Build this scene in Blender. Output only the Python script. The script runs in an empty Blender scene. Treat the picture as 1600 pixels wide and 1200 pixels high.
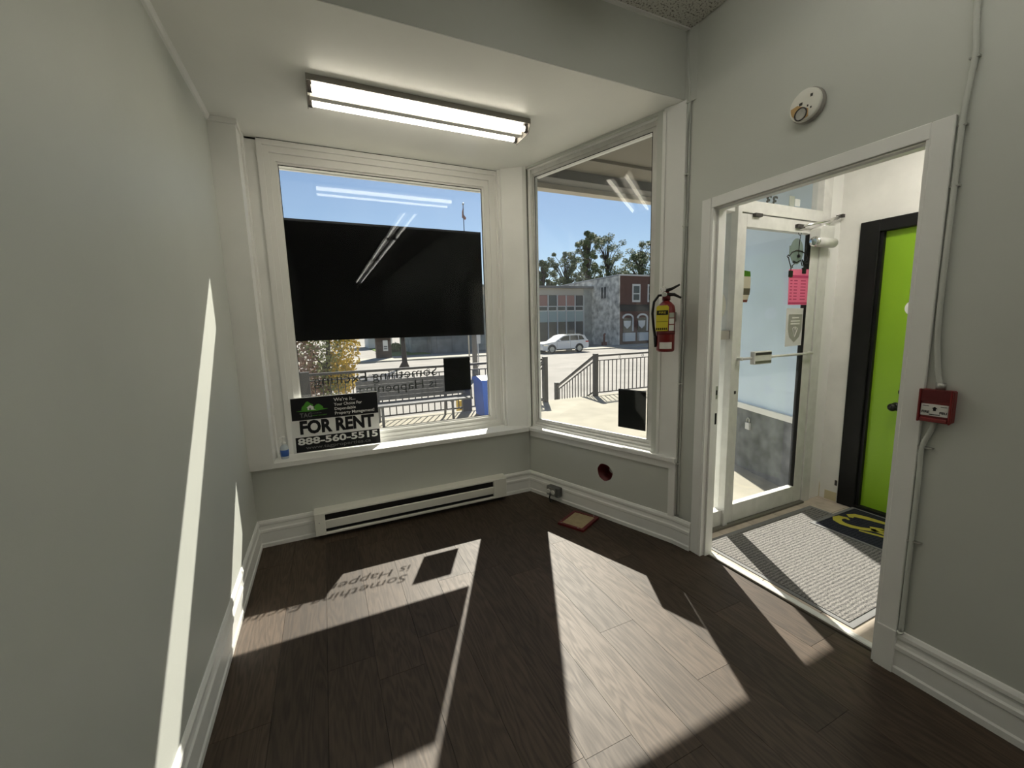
import bpy, bmesh, math, random
from mathutils import Vector, Matrix
random.seed(7)
D = bpy.data; SC = bpy.context.scene; COL = SC.collection
PI = math.pi

# ------------------------------------------------------------------ camera
F_PX = 637.46; YAW = .426906; PITCH = -.14076; ROLL = -.027606; EYE = Vector((0, 0, 1.5))
fw = Vector((math.sin(YAW)*math.cos(PITCH), math.cos(YAW)*math.cos(PITCH), math.sin(PITCH)))
rt = Vector((math.cos(YAW), -math.sin(YAW), 0)); upv = rt.cross(fw)
r2 = rt*math.cos(ROLL) + upv*math.sin(ROLL); u2 = -rt*math.sin(ROLL) + upv*math.cos(ROLL)
cd = D.cameras.new('camera'); cd.sensor_fit = 'HORIZONTAL'; cd.sensor_width = 36; cd.lens = 36*F_PX/1600
cd.clip_start = .05; cd.clip_end = 500
cam = D.objects.new('camera', cd); COL.objects.link(cam)
cam.matrix_world = Matrix(((r2.x, u2.x, -fw.x, EYE.x), (r2.y, u2.y, -fw.y, EYE.y), (r2.z, u2.z, -fw.z, EYE.z), (0, 0, 0, 1)))
SC.camera = cam

# ------------------------------------------------------------------ world, sun, exposure
SUNV = Vector((.318, .645, .695)).normalized()          # towards the sun
w = D.worlds.new('sky'); SC.world = w; w.use_nodes = True
wn = w.node_tree.nodes; wl = w.node_tree.links; wn.clear()
sky = wn.new('ShaderNodeTexSky'); sky.sky_type = 'NISHITA'; sky.sun_disc = False
sky.sun_elevation = math.asin(SUNV.z); sky.sun_rotation = math.atan2(SUNV.x, SUNV.y)
sky.air_density = 1.0; sky.dust_density = .25; sky.ozone_density = 1.6
bg = wn.new('ShaderNodeBackground'); bg.inputs[1].default_value = .078
wo = wn.new('ShaderNodeOutputWorld'); wl.new(sky.outputs[0], bg.inputs[0]); wl.new(bg.outputs[0], wo.inputs[0])
sl = D.lights.new('sun', 'SUN'); sl.energy = 9.2; sl.angle = .0095; sl.color = (1, .93, .81)
so = D.objects.new('sun', sl); COL.objects.link(so); so.rotation_euler = (-SUNV).to_track_quat('-Z', 'Y').to_euler()
so.location = (12, 25, 30)
SC.view_settings.view_transform = 'Standard'; SC.view_settings.look = 'None'
SC.view_settings.exposure = 0.42; SC.view_settings.gamma = 1; SC.view_settings.use_curve_mapping = False
TUBE_BAY = 11.; TUBE_ROOM = 7.; FILL_ENTRY = 42.  # the entry value drives an added fill lamp

# ------------------------------------------------------------------ materials
MATS = {}
def mat(name, col, rough=.6, spec=.35, metal=0., noise=None, bump=None, emit=0., coat=0.):
    m = D.materials.new(name); m.use_nodes = True; n = m.node_tree.nodes; l = m.node_tree.links
    b = n['Principled BSDF']; c = (*col, 1)
    b.inputs['Base Color'].default_value = c; b.inputs['Roughness'].default_value = rough
    b.inputs['Specular IOR Level'].default_value = spec; b.inputs['Metallic'].default_value = metal
    if coat: b.inputs['Coat Weight'].default_value = coat
    if emit: b.inputs['Emission Color'].default_value = c; b.inputs['Emission Strength'].default_value = emit
    if noise or bump: tc = n.new('ShaderNodeTexCoord')
    if noise:
        sc, lo, hi = noise[:3]
        t = n.new('ShaderNodeTexNoise'); t.inputs['Scale'].default_value = sc; t.inputs['Detail'].default_value = 6
        r = n.new('ShaderNodeMapRange'); r.inputs[1].default_value = .3; r.inputs[2].default_value = .7
        r.inputs[3].default_value = lo; r.inputs[4].default_value = hi
        x = n.new('ShaderNodeVectorMath'); x.operation = 'SCALE'; x.inputs[0].default_value = col
        l.new(tc.outputs['Object'], t.inputs['Vector']); l.new(t.outputs['Fac'], r.inputs[0])
        l.new(r.outputs[0], x.inputs['Scale']); l.new(x.outputs[0], b.inputs['Base Color'])
    if bump:
        t = n.new('ShaderNodeTexNoise'); t.inputs['Scale'].default_value = bump[0]; t.inputs['Detail'].default_value = 4
        p = n.new('ShaderNodeBump'); p.inputs['Strength'].default_value = bump[1]; p.inputs['Distance'].default_value = .004
        l.new(tc.outputs['Object'], t.inputs['Vector']); l.new(t.outputs['Fac'], p.inputs['Height']); l.new(p.outputs[0], b.inputs['Normal'])
    MATS[name] = m; return m
def emis(name, col, s):
    m = D.materials.new(name); m.use_nodes = True; n = m.node_tree.nodes; n.clear()
    e = n.new('ShaderNodeEmission'); e.inputs[0].default_value = (*col, 1); e.inputs[1].default_value = s
    o = n.new('ShaderNodeOutputMaterial'); m.node_tree.links.new(e.outputs[0], o.inputs[0]); MATS[name] = m
def glass(name, tint, dirt, dscale=6., dcol=(.8, .85, .9)):
    m = D.materials.new(name); m.use_nodes = True; n = m.node_tree.nodes; l = m.node_tree.links; n.clear()
    tr = n.new('ShaderNodeBsdfTransparent'); tr.inputs[0].default_value = (*tint, 1)
    gl = n.new('ShaderNodeBsdfGlossy'); gl.inputs['Roughness'].default_value = .0
    fr = n.new('ShaderNodeLayerWeight'); fr.inputs[0].default_value = .5
    pw = n.new('ShaderNodeMath'); pw.operation = 'POWER'; pw.inputs[1].default_value = 5.; l.new(fr.outputs['Facing'], pw.inputs[0])
    mu = n.new('ShaderNodeMath'); mu.operation = 'MULTIPLY_ADD'; mu.inputs[1].default_value = .95; mu.inputs[2].default_value = .018; mu.use_clamp = True
    mx = n.new('ShaderNodeMixShader'); o = n.new('ShaderNodeOutputMaterial')
    l.new(pw.outputs[0], mu.inputs[0]); l.new(mu.outputs[0], mx.inputs[0]); l.new(tr.outputs[0], mx.inputs[1]); l.new(gl.outputs[0], mx.inputs[2])
    tc = n.new('ShaderNodeTexCoord'); mp = n.new('ShaderNodeMapping'); mp.inputs['Scale'].default_value = (1, 1, .35)
    t = n.new('ShaderNodeTexNoise'); t.inputs['Scale'].default_value = dscale; t.inputs['Detail'].default_value = 8
    r = n.new('ShaderNodeMapRange'); r.inputs[1].default_value = .35; r.inputs[2].default_value = .75; r.inputs[3].default_value = dirt*.4; r.inputs[4].default_value = dirt
    td = n.new('ShaderNodeBsdfTranslucent'); td.inputs[0].default_value = (*dcol, 1); m2 = n.new('ShaderNodeMixShader')
    l.new(tc.outputs['Object'], mp.inputs[0]); l.new(mp.outputs[0], t.inputs['Vector']); l.new(t.outputs['Fac'], r.inputs[0]); l.new(r.outputs[0], m2.inputs[0])
    l.new(mx.outputs[0], m2.inputs[1]); l.new(td.outputs[0], m2.inputs[2]); l.new(m2.outputs[0], o.inputs[0]); MATS[name] = m

mat('wall', (.60, .615, .57), .55, .3, noise=(1.3, .96, 1.04), bump=(180, .05))
mat('white', (.86, .86, .83), .42, .4, noise=(3, .95, 1.03))
mat('bayceil', (.88, .88, .84), .35, .35, noise=(2, .96, 1.03), bump=(120, .04))
mat('vinyl', (.84, .835, .80), .35, .4)
mat('grime', (.30, .29, .26), .7)
mat('black', (.012, .012, .012), .4)
mat('shadowgap', (.02, .02, .018), .9, .1)
mat('panelblack', (.003, .003, .0035), .8, .05)
mat('signblack', (.012, .012, .014), .6, .2)
mat('signwhite', (.80, .80, .78), .6, .2)
mat('signgrey', (.16, .16, .16), .6, .2)
mat('signgreen', (.08, .30, .035), .6, .2)
mat('filmgrey', (.008, .009, .009), .7, .1)
mat('letterfilm', (.03, .035, .03), .6)
mat('red', (.20, .012, .012), .35, .5)
mat('darkred', (.12, .01, .012), .45, .4)
mat('tan', (.36, .29, .17), .7, noise=(30, .9, 1.1))
mat('steel', (.45, .45, .42), .4, .5, .8, noise=(40, .85, 1.1))
mat('chrome', (.75, .75, .73), .18, .5, 1.)
mat('alum', (.68, .675, .645), .4, .5, 0, noise=(14, .9, 1.05))
mat('alumdark', (.20, .19, .17), .45, .5, .5)
mat('boxgrey', (.16, .165, .16), .5, .5, .5)
mat('yellowtag', (.70, .60, .05), .6)
mat('paper', (.75, .74, .70), .7)
mat('pink', (.9, .22, .38), .7)
mat('pinkdark', (.50, .05, .14), .7)
mat('sage', (.42, .43, .36), .7)
mat('leafgreen', (.10, .26, .03), .7)
mat('beige', (.52, .48, .36), .7)
mat('photobrown', (.07, .06, .04), .6)
mat('pigplate', (.16, .21, .19), .5)
mat('lime', (.26, .47, .02), .42, .4, noise=(2, .94, 1.05))
mat('blackpaint', (.007, .007, .007), .5, .25, noise=(8, .7, 1.4))
mat('vestwall', (.80, .79, .75), .6, .3, noise=(4, .9, 1.05))
mat('patch', (.62, .55, .36), .8)
mat('tile', (.50, .43, .36), .75, .2, noise=(9, .8, 1.12), bump=(60, .1))
mat('grout', (.16, .14, .11), .9, .1)
mat('matborder', (.17, .17, .17), .7, .3)
mat('yellowpile', (.42, .37, .06), .9, .1)
mat('rubber', (.02, .02, .02), .7)
mat('bottle', (.55, .62, .68), .25, .5)
mat('bluelabel', (.04, .12, .42), .5)
mat('tanplastic', (.55, .36, .16), .5)
mat('cream', (.80, .79, .72), .45)
mat('concrete', (.30, .28, .225), .85, .2, noise=(3, .86, 1.1), bump=(90, .15))
mat('soffit', (.27, .245, .21), .7, .2, noise=(4, .92, 1.06))
mat('beam', (.20, .195, .19), .6, .3)
mat('fascia', (.50, .46, .40), .6, .3)
mat('stonebase', (.10, .105, .11), .7, .3, noise=(7, .5, 1.7))
mat('skytint', (.70, .84, .98), .35, .4, noise=(2, .92, 1.05))  # pale blue puts the sky reflection of the neighbour's window into the colour
mat('facade', (.42, .40, .36), .8)
mat('railing', (.022, .020, .020), .5, .4)
mat('benchslat', (.10, .10, .105), .6, noise=(20, .8, 1.2))
mat('benchmetal', (.13, .13, .13), .5)
mat('blue', (.03, .13, .62), .45, .4)
mat('yellow', (.65, .42, .02), .5)
mat('asphalt', (.27, .255, .235), .9, .2, noise=(.6, .85, 1.12))
mat('sidewalk', (.38, .355, .30), .9, .2, noise=(1.5, .9, 1.08))
mat('bark', (.055, .045, .038), .9, .1, noise=(12, .6, 1.4))
mat('leaf1', (.10, .145, .055), .7, .2); mat('leaf2', (.19, .23, .095), .7, .2); mat('leafy', (.50, .34, .035), .7, .2)
mat('leafp', (.26, .16, .11), .7, .2); mat('leafg', (.20, .22, .08), .7, .2)
mat('carwhite', (.72, .73, .75), .3, .5, coat=.5); mat('carglass', (.025, .03, .035), .1, .6); mat('tyre', (.02, .02, .02), .8)
mat('redlamp', (.45, .02, .02), .3)
mat('stoneside', (.85, .82, .76), .9, .1, noise=(1.7, .38, 1.12))
mat('brickred', (.125, .068, .058), .85, .1, noise=(3, .75, 1.2))
mat('darkband', (.04, .035, .035), .7)
mat('greypanel', (.36, .37, .35), .8, .1, noise=(1.5, .7, 1.15))
mat('spandrel', (.34, .42, .42), .5, .4)
mat('winglass', (.05, .055, .06), .12, .6); mat('curtain', (.38, .22, .19), .9)
mat('farwall', (.30, .29, .27), .9, .1, noise=(1.2, .75, 1.15))
mat('brownpillar', (.10, .075, .06), .9, .1, noise=(4, .7, 1.3))
mat('grass', (.14, .20, .05), .9, .1)
mat('polegrey', (.17, .16, .15), .7)
mat('signpost', (.6, .6, .6), .6)
mat('fixture', (.34, .32, .29), .45, .4)
mat('fixridge', (.62, .61, .57), .4, .4)
mat('plate', (.045, .04, .038), .5)
emis('tubebay', (1, .92, .76), TUBE_BAY); emis('tuberoom', (1, .965, .87), TUBE_ROOM); emis('fillentry', (1, .95, .86), FILL_ENTRY)
glass('glassfront', (.95, .965, .965), .010); glass('glasssplay', (.95, .965, .965), .012, 9); glass('glassdoor', (.95, .965, .97), .018, 7)

def paper(name, col):
    m = D.materials.new(name); m.use_nodes = True; n = m.node_tree.nodes; l = m.node_tree.links; n.clear()
    d = n.new('ShaderNodeBsdfDiffuse'); t = n.new('ShaderNodeBsdfTranslucent'); x = n.new('ShaderNodeMixShader'); o = n.new('ShaderNodeOutputMaterial')
    d.inputs[0].default_value = t.inputs[0].default_value = (*col, 1); x.inputs[0].default_value = .35
    l.new(d.outputs[0], x.inputs[1]); l.new(t.outputs[0], x.inputs[2]); l.new(x.outputs[0], o.inputs[0]); MATS[name] = m
paper('pinksheet', (.9, .25, .40)); paper('whitesheet', (.80, .79, .76)); paper('beigesheet', (.60, .56, .44)); paper('greysheet', (.50, .50, .44)); paper('greensheet', (.10, .26, .03))
def plank_mat():
    m = D.materials.new('darkoak'); m.use_nodes = True; n = m.node_tree.nodes; l = m.node_tree.links; b = n['Principled BSDF']
    tc = n.new('ShaderNodeTexCoord'); oi = n.new('ShaderNodeObjectInfo')
    ml = n.new('ShaderNodeMath'); ml.operation = 'MULTIPLY'; ml.inputs[1].default_value = 57.
    ad = n.new('ShaderNodeVectorMath'); ad.operation = 'ADD'
    l.new(oi.outputs['Random'], ml.inputs[0]); l.new(tc.outputs['Object'], ad.inputs[0]); l.new(ml.outputs[0], ad.inputs[1])
    mp = n.new('ShaderNodeMapping'); mp.inputs['Scale'].default_value = (9, 1.1, 1); l.new(ad.outputs[0], mp.inputs[0])
    n1 = n.new('ShaderNodeTexNoise'); n1.inputs['Scale'].default_value = 1.0; n1.inputs['Detail'].default_value = 3; n1.inputs['Distortion'].default_value = .3
    l.new(mp.outputs[0], n1.inputs['Vector'])
    # growth-ring contours of a stretched noise field
    m1 = n.new('ShaderNodeMath'); m1.operation = 'MULTIPLY'; m1.inputs[1].default_value = 80.; l.new(n1.outputs['Fac'], m1.inputs[0])
    sn = n.new('ShaderNodeMath'); sn.operation = 'SINE'; l.new(m1.outputs[0], sn.inputs[0])
    mp2 = n.new('ShaderNodeMapping'); mp2.inputs['Scale'].default_value = (150, 12, 1); l.new(ad.outputs[0], mp2.inputs[0])
    n2 = n.new('ShaderNodeTexNoise'); n2.inputs['Scale'].default_value = 1.; n2.inputs['Detail'].default_value = 4; l.new(mp2.outputs[0], n2.inputs['Vector'])
    mr = n.new('ShaderNodeMapRange'); mr.inputs[1].default_value = -1; mr.inputs[2].default_value = 1; mr.inputs[3].default_value = .08; mr.inputs[4].default_value = .42
    l.new(sn.outputs[0], mr.inputs[0])
    a2 = n.new('ShaderNodeMath'); a2.operation = 'MULTIPLY_ADD'; a2.inputs[1].default_value = .8; l.new(n2.outputs['Fac'], a2.inputs[0]); l.new(mr.outputs[0], a2.inputs[2])
    cr = n.new('ShaderNodeValToRGB'); e = cr.color_ramp.elements
    e[0].position = .2; e[0].color = (.027, .019, .013, 1); e[1].position = .95; e[1].color = (.068, .047, .032, 1)
    l.new(a2.outputs[0], cr.inputs[0])
    hs = n.new('ShaderNodeHueSaturation'); l.new(cr.outputs[0], hs.inputs['Color'])
    rv = n.new('ShaderNodeMapRange'); rv.inputs[3].default_value = .75; rv.inputs[4].default_value = 1.3; l.new(oi.outputs['Random'], rv.inputs[0]); l.new(rv.outputs[0], hs.inputs['Value'])
    l.new(hs.outputs[0], b.inputs['Base Color'])
    rr = n.new('ShaderNodeMapRange'); rr.inputs[3].default_value = .60; rr.inputs[4].default_value = .52; l.new(a2.outputs[0], rr.inputs[0]); l.new(rr.outputs[0], b.inputs['Roughness'])
    b.inputs['Specular IOR Level'].default_value = .31
    bp = n.new('ShaderNodeBump'); bp.inputs['Strength'].default_value = .16; bp.inputs['Distance'].default_value = .001; l.new(a2.outputs[0], bp.inputs['Height']); l.new(bp.outputs[0], b.inputs['Normal'])
    MATS['darkoak'] = m
plank_mat()
def mat_ribbed():
    m = D.materials.new('ribpile'); m.use_nodes = True; n = m.node_tree.nodes; l = m.node_tree.links; b = n['Principled BSDF']
    tc = n.new('ShaderNodeTexCoord'); t = n.new('ShaderNodeTexNoise'); t.inputs['Scale'].default_value = 160; t.inputs['Detail'].default_value = 3
    wv = n.new('ShaderNodeTexWave'); wv.bands_direction = 'Y'; wv.inputs['Scale'].default_value = 15; wv.inputs['Distortion'].default_value = 2.5; wv.inputs['Detail'].default_value = 2
    l.new(tc.outputs['Object'], t.inputs[0]); l.new(tc.outputs['Object'], wv.inputs[0])
    mm = n.new('ShaderNodeMath'); mm.operation = 'MULTIPLY_ADD'; mm.inputs[1].default_value = .22; l.new(wv.outputs['Fac'], mm.inputs[0]); l.new(t.outputs['Fac'], mm.inputs[2])
    cr = n.new('ShaderNodeValToRGB'); e = cr.color_ramp.elements; e[0].position = .35; e[0].color = (.045, .045, .048, 1); e[1].position = .95; e[1].color = (.30, .285, .265, 1)
    l.new(mm.outputs[0], cr.inputs[0]); l.new(cr.outputs[0], b.inputs['Base Color']); b.inputs['Roughness'].default_value = .95; b.inputs['Specular IOR Level'].default_value = .1
    bp = n.new('ShaderNodeBump'); bp.inputs['Strength'].default_value = .7; bp.inputs['Distance'].default_value = .004; l.new(mm.outputs[0], bp.inputs['Height']); l.new(bp.outputs[0], b.inputs['Normal'])
    MATS['ribpile'] = m
    n2 = m.copy(); n2.name = 'navypile'; c2 = [x for x in n2.node_tree.nodes if x.type == 'VALTORGB'][0].color_ramp.elements
    c2[0].color = (.012, .013, .018, 1); c2[1].color = (.04, .042, .055, 1); MATS['navypile'] = n2
mat_ribbed()
def mat_tile():
    m = mat('acoustic', (.66, .65, .60), .9, .1)
    n = m.node_tree.nodes; l = m.node_tree.links; b = n['Principled BSDF']; tc = n.new('ShaderNodeTexCoord')
    v = n.new('ShaderNodeTexNoise'); v.inputs['Scale'].default_value = 90; v.inputs['Detail'].default_value = 2
    cr = n.new('ShaderNodeValToRGB'); e = cr.color_ramp.elements; e[0].position = .36; e[0].color = (.2, .19, .17, 1); e[1].position = .46; e[1].color = (.66, .65, .60, 1)
    l.new(tc.outputs['Object'], v.inputs[0]); l.new(v.outputs['Fac'], cr.inputs[0]); l.new(cr.outputs[0], b.inputs['Base Color'])
mat_tile()

# ------------------------------------------------------------------ mesh helpers
class MB:
    """collects shapes and links them as ONE mesh object"""
    def __init__(s): s.bm = bmesh.new()
    def box(s, a, b, M=None, bev=0):
        vs = [(x, y, z) for x in (a[0], b[0]) for y in (a[1], b[1]) for z in (a[2], b[2])]
        V = [s.bm.verts.new(v) for v in vs]
        fs = [s.bm.faces.new([V[i] for i in q]) for q in ((0, 1, 3, 2), (4, 6, 7, 5), (0, 4, 5, 1), (2, 3, 7, 6), (0, 2, 6, 4), (1, 5, 7, 3))]
        if bev:
            es = list({e for f in fs for e in f.edges})
            r = bmesh.ops.bevel(s.bm, geom=es, offset=bev, segments=1, affect='EDGES')
            V = list({v for f in r['faces'] for v in f.verts} | {v for v in V if v.is_valid})
        if M is not None:
            for v in V: v.co = M @ v.co
        return s
    def prism(s, pts, ax, c0, c1, M=None):
        """polygon pts in the two other axes, extruded along ax from c0 to c1"""
        def P(p, c): return {'x': (c, p[0], p[1]), 'y': (p[0], c, p[1]), 'z': (p[0], p[1], c)}[ax]
        A = [s.bm.verts.new(P(p, c0)) for p in pts]; B = [s.bm.verts.new(P(p, c1)) for p in pts]; n = len(pts)
        s.bm.faces.new(A); s.bm.faces.new(B[::-1])
        for i in range(n): s.bm.faces.new((A[i], B[i], B[(i+1) % n], A[(i+1) % n]))
        if M is not None:
            for v in A+B: v.co = M @ v.co
        return s
    def poly(s, pts):
        s.bm.faces.new([s.bm.verts.new(p) for p in pts]); return s
    def cyl(s, a, b, r0, r1=None, n=16):
        r1 = r0 if r1 is None else r1; return s.tube([a, b], [r0, r1], n)
    def tube(s, path, rad, n=10, cap=True):
        path = [Vector(p) for p in path]; k = len(path)
        if not isinstance(rad, (list, tuple)): rad = [rad]*k
        rings = []; ref = None
        for i, p in enumerate(path):
            t = (path[min(i+1, k-1)]-path[max(i-1, 0)]).normalized()
            if ref is None: ref = t.orthogonal().normalized()
            ref = (ref - t*ref.dot(t))
            ref = ref.normalized() if ref.length > 1e-6 else t.orthogonal().normalized()
            bi = t.cross(ref)
            rings.append([s.bm.verts.new(p + (ref*math.cos(2*PI*j/n)+bi*math.sin(2*PI*j/n))*rad[i]) for j in range(n)])
        for i in range(k-1):
            for j in range(n):
                f = s.bm.faces.new((rings[i][j], rings[i][(j+1) % n], rings[i+1][(j+1) % n], rings[i+1][j])); f.smooth = n > 6
        if cap: s.bm.faces.new(rings[0][::-1]); s.bm.faces.new(rings[-1])
        return s
    def lathe(s, prof, M=None, n=20):
        """profile of (r,z) turned round z"""
        rings = []; allv = []
        for r, z in prof:
            R = [s.bm.verts.new((max(r, 1e-4)*math.cos(2*PI*j/n), max(r, 1e-4)*math.sin(2*PI*j/n), z)) for j in range(n)]; rings.append(R); allv += R
        for i in range(len(prof)-1):
            for j in range(n):
                f = s.bm.faces.new((rings[i][j], rings[i][(j+1) % n], rings[i+1][(j+1) % n], rings[i+1][j])); f.smooth = True
        s.bm.faces.new(rings[0][::-1]); s.bm.faces.new(rings[-1])
        if M is not None:
            for v in allv: v.co = M @ v.co
        return s
    def torus(s, c, R, r, M, n=18, m=8):
        g = []
        for i in range(n):
            a = 2*PI*i/n
            g.append([s.bm.verts.new(Vector(c) + M @ Vector(((R+r*math.cos(2*PI*j/m))*math.cos(a), (R+r*math.cos(2*PI*j/m))*math.sin(a), r*math.sin(2*PI*j/m)))) for j in range(m)])
        for i in range(n):
            for j in range(m):
                f = s.bm.faces.new((g[i][j], g[(i+1) % n][j], g[(i+1) % n][(j+1) % m], g[i][(j+1) % m])); f.smooth = True
        return s
    def build(s, name, m, parent=None, M=None):
        bmesh.ops.recalc_face_normals(s.bm, faces=s.bm.faces)
        me = D.meshes.new(name); s.bm.to_mesh(me); s.bm.free(); me.materials.append(MATS[m])
        o = D.objects.new(name, me); COL.objects.link(o)
        if parent is not None: o.parent = parent
        if M is not None: o.matrix_world = M if parent is None else M
        return o
def box(name, a, b, m, parent=None, bev=0, M=None): return MB().box(a, b, M, bev).build(name, m, parent)
def tag(o, label, cat, group=None):
    o['label'] = label; o['category'] = cat
    if group: o['group'] = group
    return o
def empty(name, loc=(0, 0, 0), label=None, cat=None, group=None):
    o = D.objects.new(name, None); COL.objects.link(o); o.location = loc; o.empty_display_size = .05
    o.matrix_parent_inverse = Matrix()
    if label: tag(o, label, cat, group)
    return o
def adopt(root, *parts):
    """parent parts built in world space to a root without moving them"""
    inv = Matrix.Translation(root.location).inverted() if root.type == 'EMPTY' else Matrix()
    for q in parts: q.parent = root; q.matrix_parent_inverse = inv
def struct(o): o['kind'] = 'structure'; return o
class G:
    """a thing: an Empty at its base; parts are given in world space"""
    def __init__(s, name, loc, label=None, cat=None, group=None, structure=False):
        s.r = empty(name, loc, label, cat, group)
        if structure: s.r['kind'] = 'structure'
    def add(s, name, mb, m, label=None, parent=None):
        o = mb.build(name, m); p = parent or s.r; o.parent = p
        o.matrix_parent_inverse = Matrix.Translation(s.r.location).inverted() if p is s.r else Matrix()
        if label: o['label'] = label
        return o
    def box(s, name, a, b, m, label=None, parent=None, bev=0, M=None): return s.add(name, MB().box(a, b, M, bev), m, label, parent)
def text_words(body, size, M, ext=.0006, width=None, bold=0., gap=.22):
    """lettering as a list of meshes, one for each word"""
    cu = D.curves.new('t', 'FONT'); cu.body = body; cu.size = size; cu.extrude = ext; cu.resolution_u = 3; cu.offset = bold
    o = D.objects.new('t', cu); COL.objects.link(o); bpy.context.view_layer.update()
    me = D.meshes.new_from_object(o.evaluated_get(bpy.context.evaluated_depsgraph_get()))
    D.objects.remove(o); D.curves.remove(cu)
    bm = bmesh.new(); bm.from_mesh(me); D.meshes.remove(me)
    bmesh.ops.remove_doubles(bm, verts=bm.verts, dist=1e-6)
    xs = [v.co.x for v in bm.verts]; sx = width/(max(xs)-min(xs)) if width else 1.
    seen = set(); comps = []
    for v in bm.verts:
        if v in seen: continue
        st_, c = [v], []; seen.add(v)
        while st_:
            q = st_.pop(); c.append(q)
            for e_ in q.link_edges:
                k_ = e_.other_vert(q)
                if k_ not in seen: seen.add(k_); st_.append(k_)
        comps.append(c)
    comps.sort(key=lambda c: min(v.co.x for v in c)); words = []; right = None
    for c in comps:
        lo, hi = min(v.co.x for v in c), max(v.co.x for v in c)
        if right is None or lo-right > size*gap: words.append([]); right = hi
        words[-1] += c; right = max(right, hi)
    out = []
    for wd in words:
        mb = MB(); mp_ = {v: mb.bm.verts.new(M @ Vector((v.co.x*sx, v.co.y, v.co.z))) for v in wd}
        for f in {f for v in wd for f in v.link_faces}:
            try: mb.bm.faces.new([mp_[v] for v in f.verts])
            except ValueError: pass
        out.append(mb)
    bm.free(); return out
def frameM(o, x, y):
    x = Vector(x).normalized(); y = Vector(y).normalized(); z = x.cross(y)
    return Matrix(((x.x, y.x, z.x, o[0]), (x.y, y.y, z.y, o[1]), (x.z, y.z, z.z, o[2]), (0, 0, 0, 1)))

# splayed window wall: local X along the wall, Y outwards, Z up
EC = Vector((.3316, -.9434, 0)); NC = Vector((.9434, .3316, 0)); OC = Vector((1.606, 3.19, 0))
MC = Matrix(((EC.x, NC.x, 0, OC.x), (EC.y, NC.y, 0, OC.y), (0, 0, 1, 0), (0, 0, 0, 1)))
XA, YB, XD = -.53, 3.205, 2.095
ZC, ZT, YK = 2.80, 3.18, 1.957
YR = -9.0

# ================================================================== ROOM SHELL
fl = struct(MB().prism([(XA-.1, YR-.1), (XD+.05, YR-.1), (XD+.05, 1.98), (1.66, 3.3), (XA-.1, 3.3)], 'z', -.12, -.012).build('floor', 'shadowgap'))
PW, PL = .203, 1.22
x0 = -.107-PW*3
joint = {2: 2.39, 3: 1.83, 4: 2.9, 5: 1.85, 6: 2.25, 7: 1.02, 8: 2.1, 9: 1.48, 10: 1.08, 11: 1.95, 12: 1.33, 13: 2.2}
fullmesh = None
def plank_poly(xa, xb, ya, yb):
    """clip a plank rectangle against the splayed wall"""
    p = [(xa, ya), (xb, ya), (xb, yb), (xa, yb)]; c = 2.5729+.012
    def f(q): return c-(.94343*q[0]+.33158*q[1])
    out = []
    for i in range(4):
        a, b = p[i], p[(i+1) % 4]
        if f(a) >= 0: out.append(a)
        if (f(a) >= 0) != (f(b) >= 0):
            t = f(a)/(f(a)-f(b)); out.append((a[0]+t*(b[0]-a[0]), a[1]+t*(b[1]-a[1])))
    return out
for i in range(14):
    xa = max(x0+i*PW, XA); xb = min(x0+(i+1)*PW, 2.15)
    if xb-xa < .01: continue
    j = joint.get(i, 1.3+.37*(i % 3)); y = j
    while y > YR: y -= PL
    while y < 3.2:
        ya, yb = max(y, YR), min(y+PL, 3.2); y += PL
        if yb-ya < .02: continue
        g = .0007; whole = (xb-xa > PW-.001) and yb-ya > PL-.001 and len(plank_poly(xa, xb, ya, yb)) == 4 and plank_poly(xa, xb, ya, yb)[2] == (xb, yb)
        if whole and fullmesh:
            o = D.objects.new('plank', fullmesh); COL.objects.link(o); o.location = (xa, ya, 0)
        else:
            pp = [(q[0]-xa, q[1]-ya) for q in plank_poly(xa+g, xb-g, ya+g, yb-g)]
            if len(pp) < 3: continue
            o = MB().prism(pp, 'z', -.012, 0).build('plank', 'darkoak'); o.location = (xa, ya, 0)
            if whole: fullmesh = o.data
        o.parent = fl
# left wall
struct(box('wall_left', (XA-.15, YR-.15, -.12), (XA, 3.6, 3.4), 'wall'))
struct(box('wall_rear', (XA, YR-.15, -.12), (XD+.14, YR, 3.4), 'wall'))
# back wall under the window, and what surrounds the window
wb = struct(MB().prism([(XA, YB), (1.6167, YB), (1.70, 3.45), (1.70, 3.56), (XA, 3.56)], 'z', -.12, .572).build('wall_back', 'wall'))
def child(o, p): o.parent = p; return o
child(box('window_surround', (XA, 3.385, .572), (-.30, 3.56, ZC+.02), 'white'), wb)
child(MB().prism([(1.45, 3.385), (1.62, 3.385), (1.78, 3.45), (1.78, 3.56), (1.45, 3.56)], 'z', .572, ZC+.02).build('window_surround', 'white'), wb)
child(box('header', (XA, 3.385, 2.79), (1.78, 3.56, 3.5), 'facade'), wb)
# posts either side of the front window
lp = MB().box((XA, 3.15, .605), (-.385, 3.385, 2.785)).box((XA, 3.14, 2.77), (-.375, 3.385, 2.80)); lp.box((-.385, 3.30, .605), (-.373, 3.385, ZC)).build('trim_1', 'white')['kind'] = 'structure'
rp = MB().prism([(1.455, 3.31), (1.60, 3.205), (1.63, 3.20), (1.70, 3.275), (1.74, 3.40), (1.455, 3.40)], 'z', .603, ZC)
rp.box((1.437, 3.335, .605), (1.456, 3.39, ZC)); struct(rp.build('trim_2', 'white'))
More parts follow.
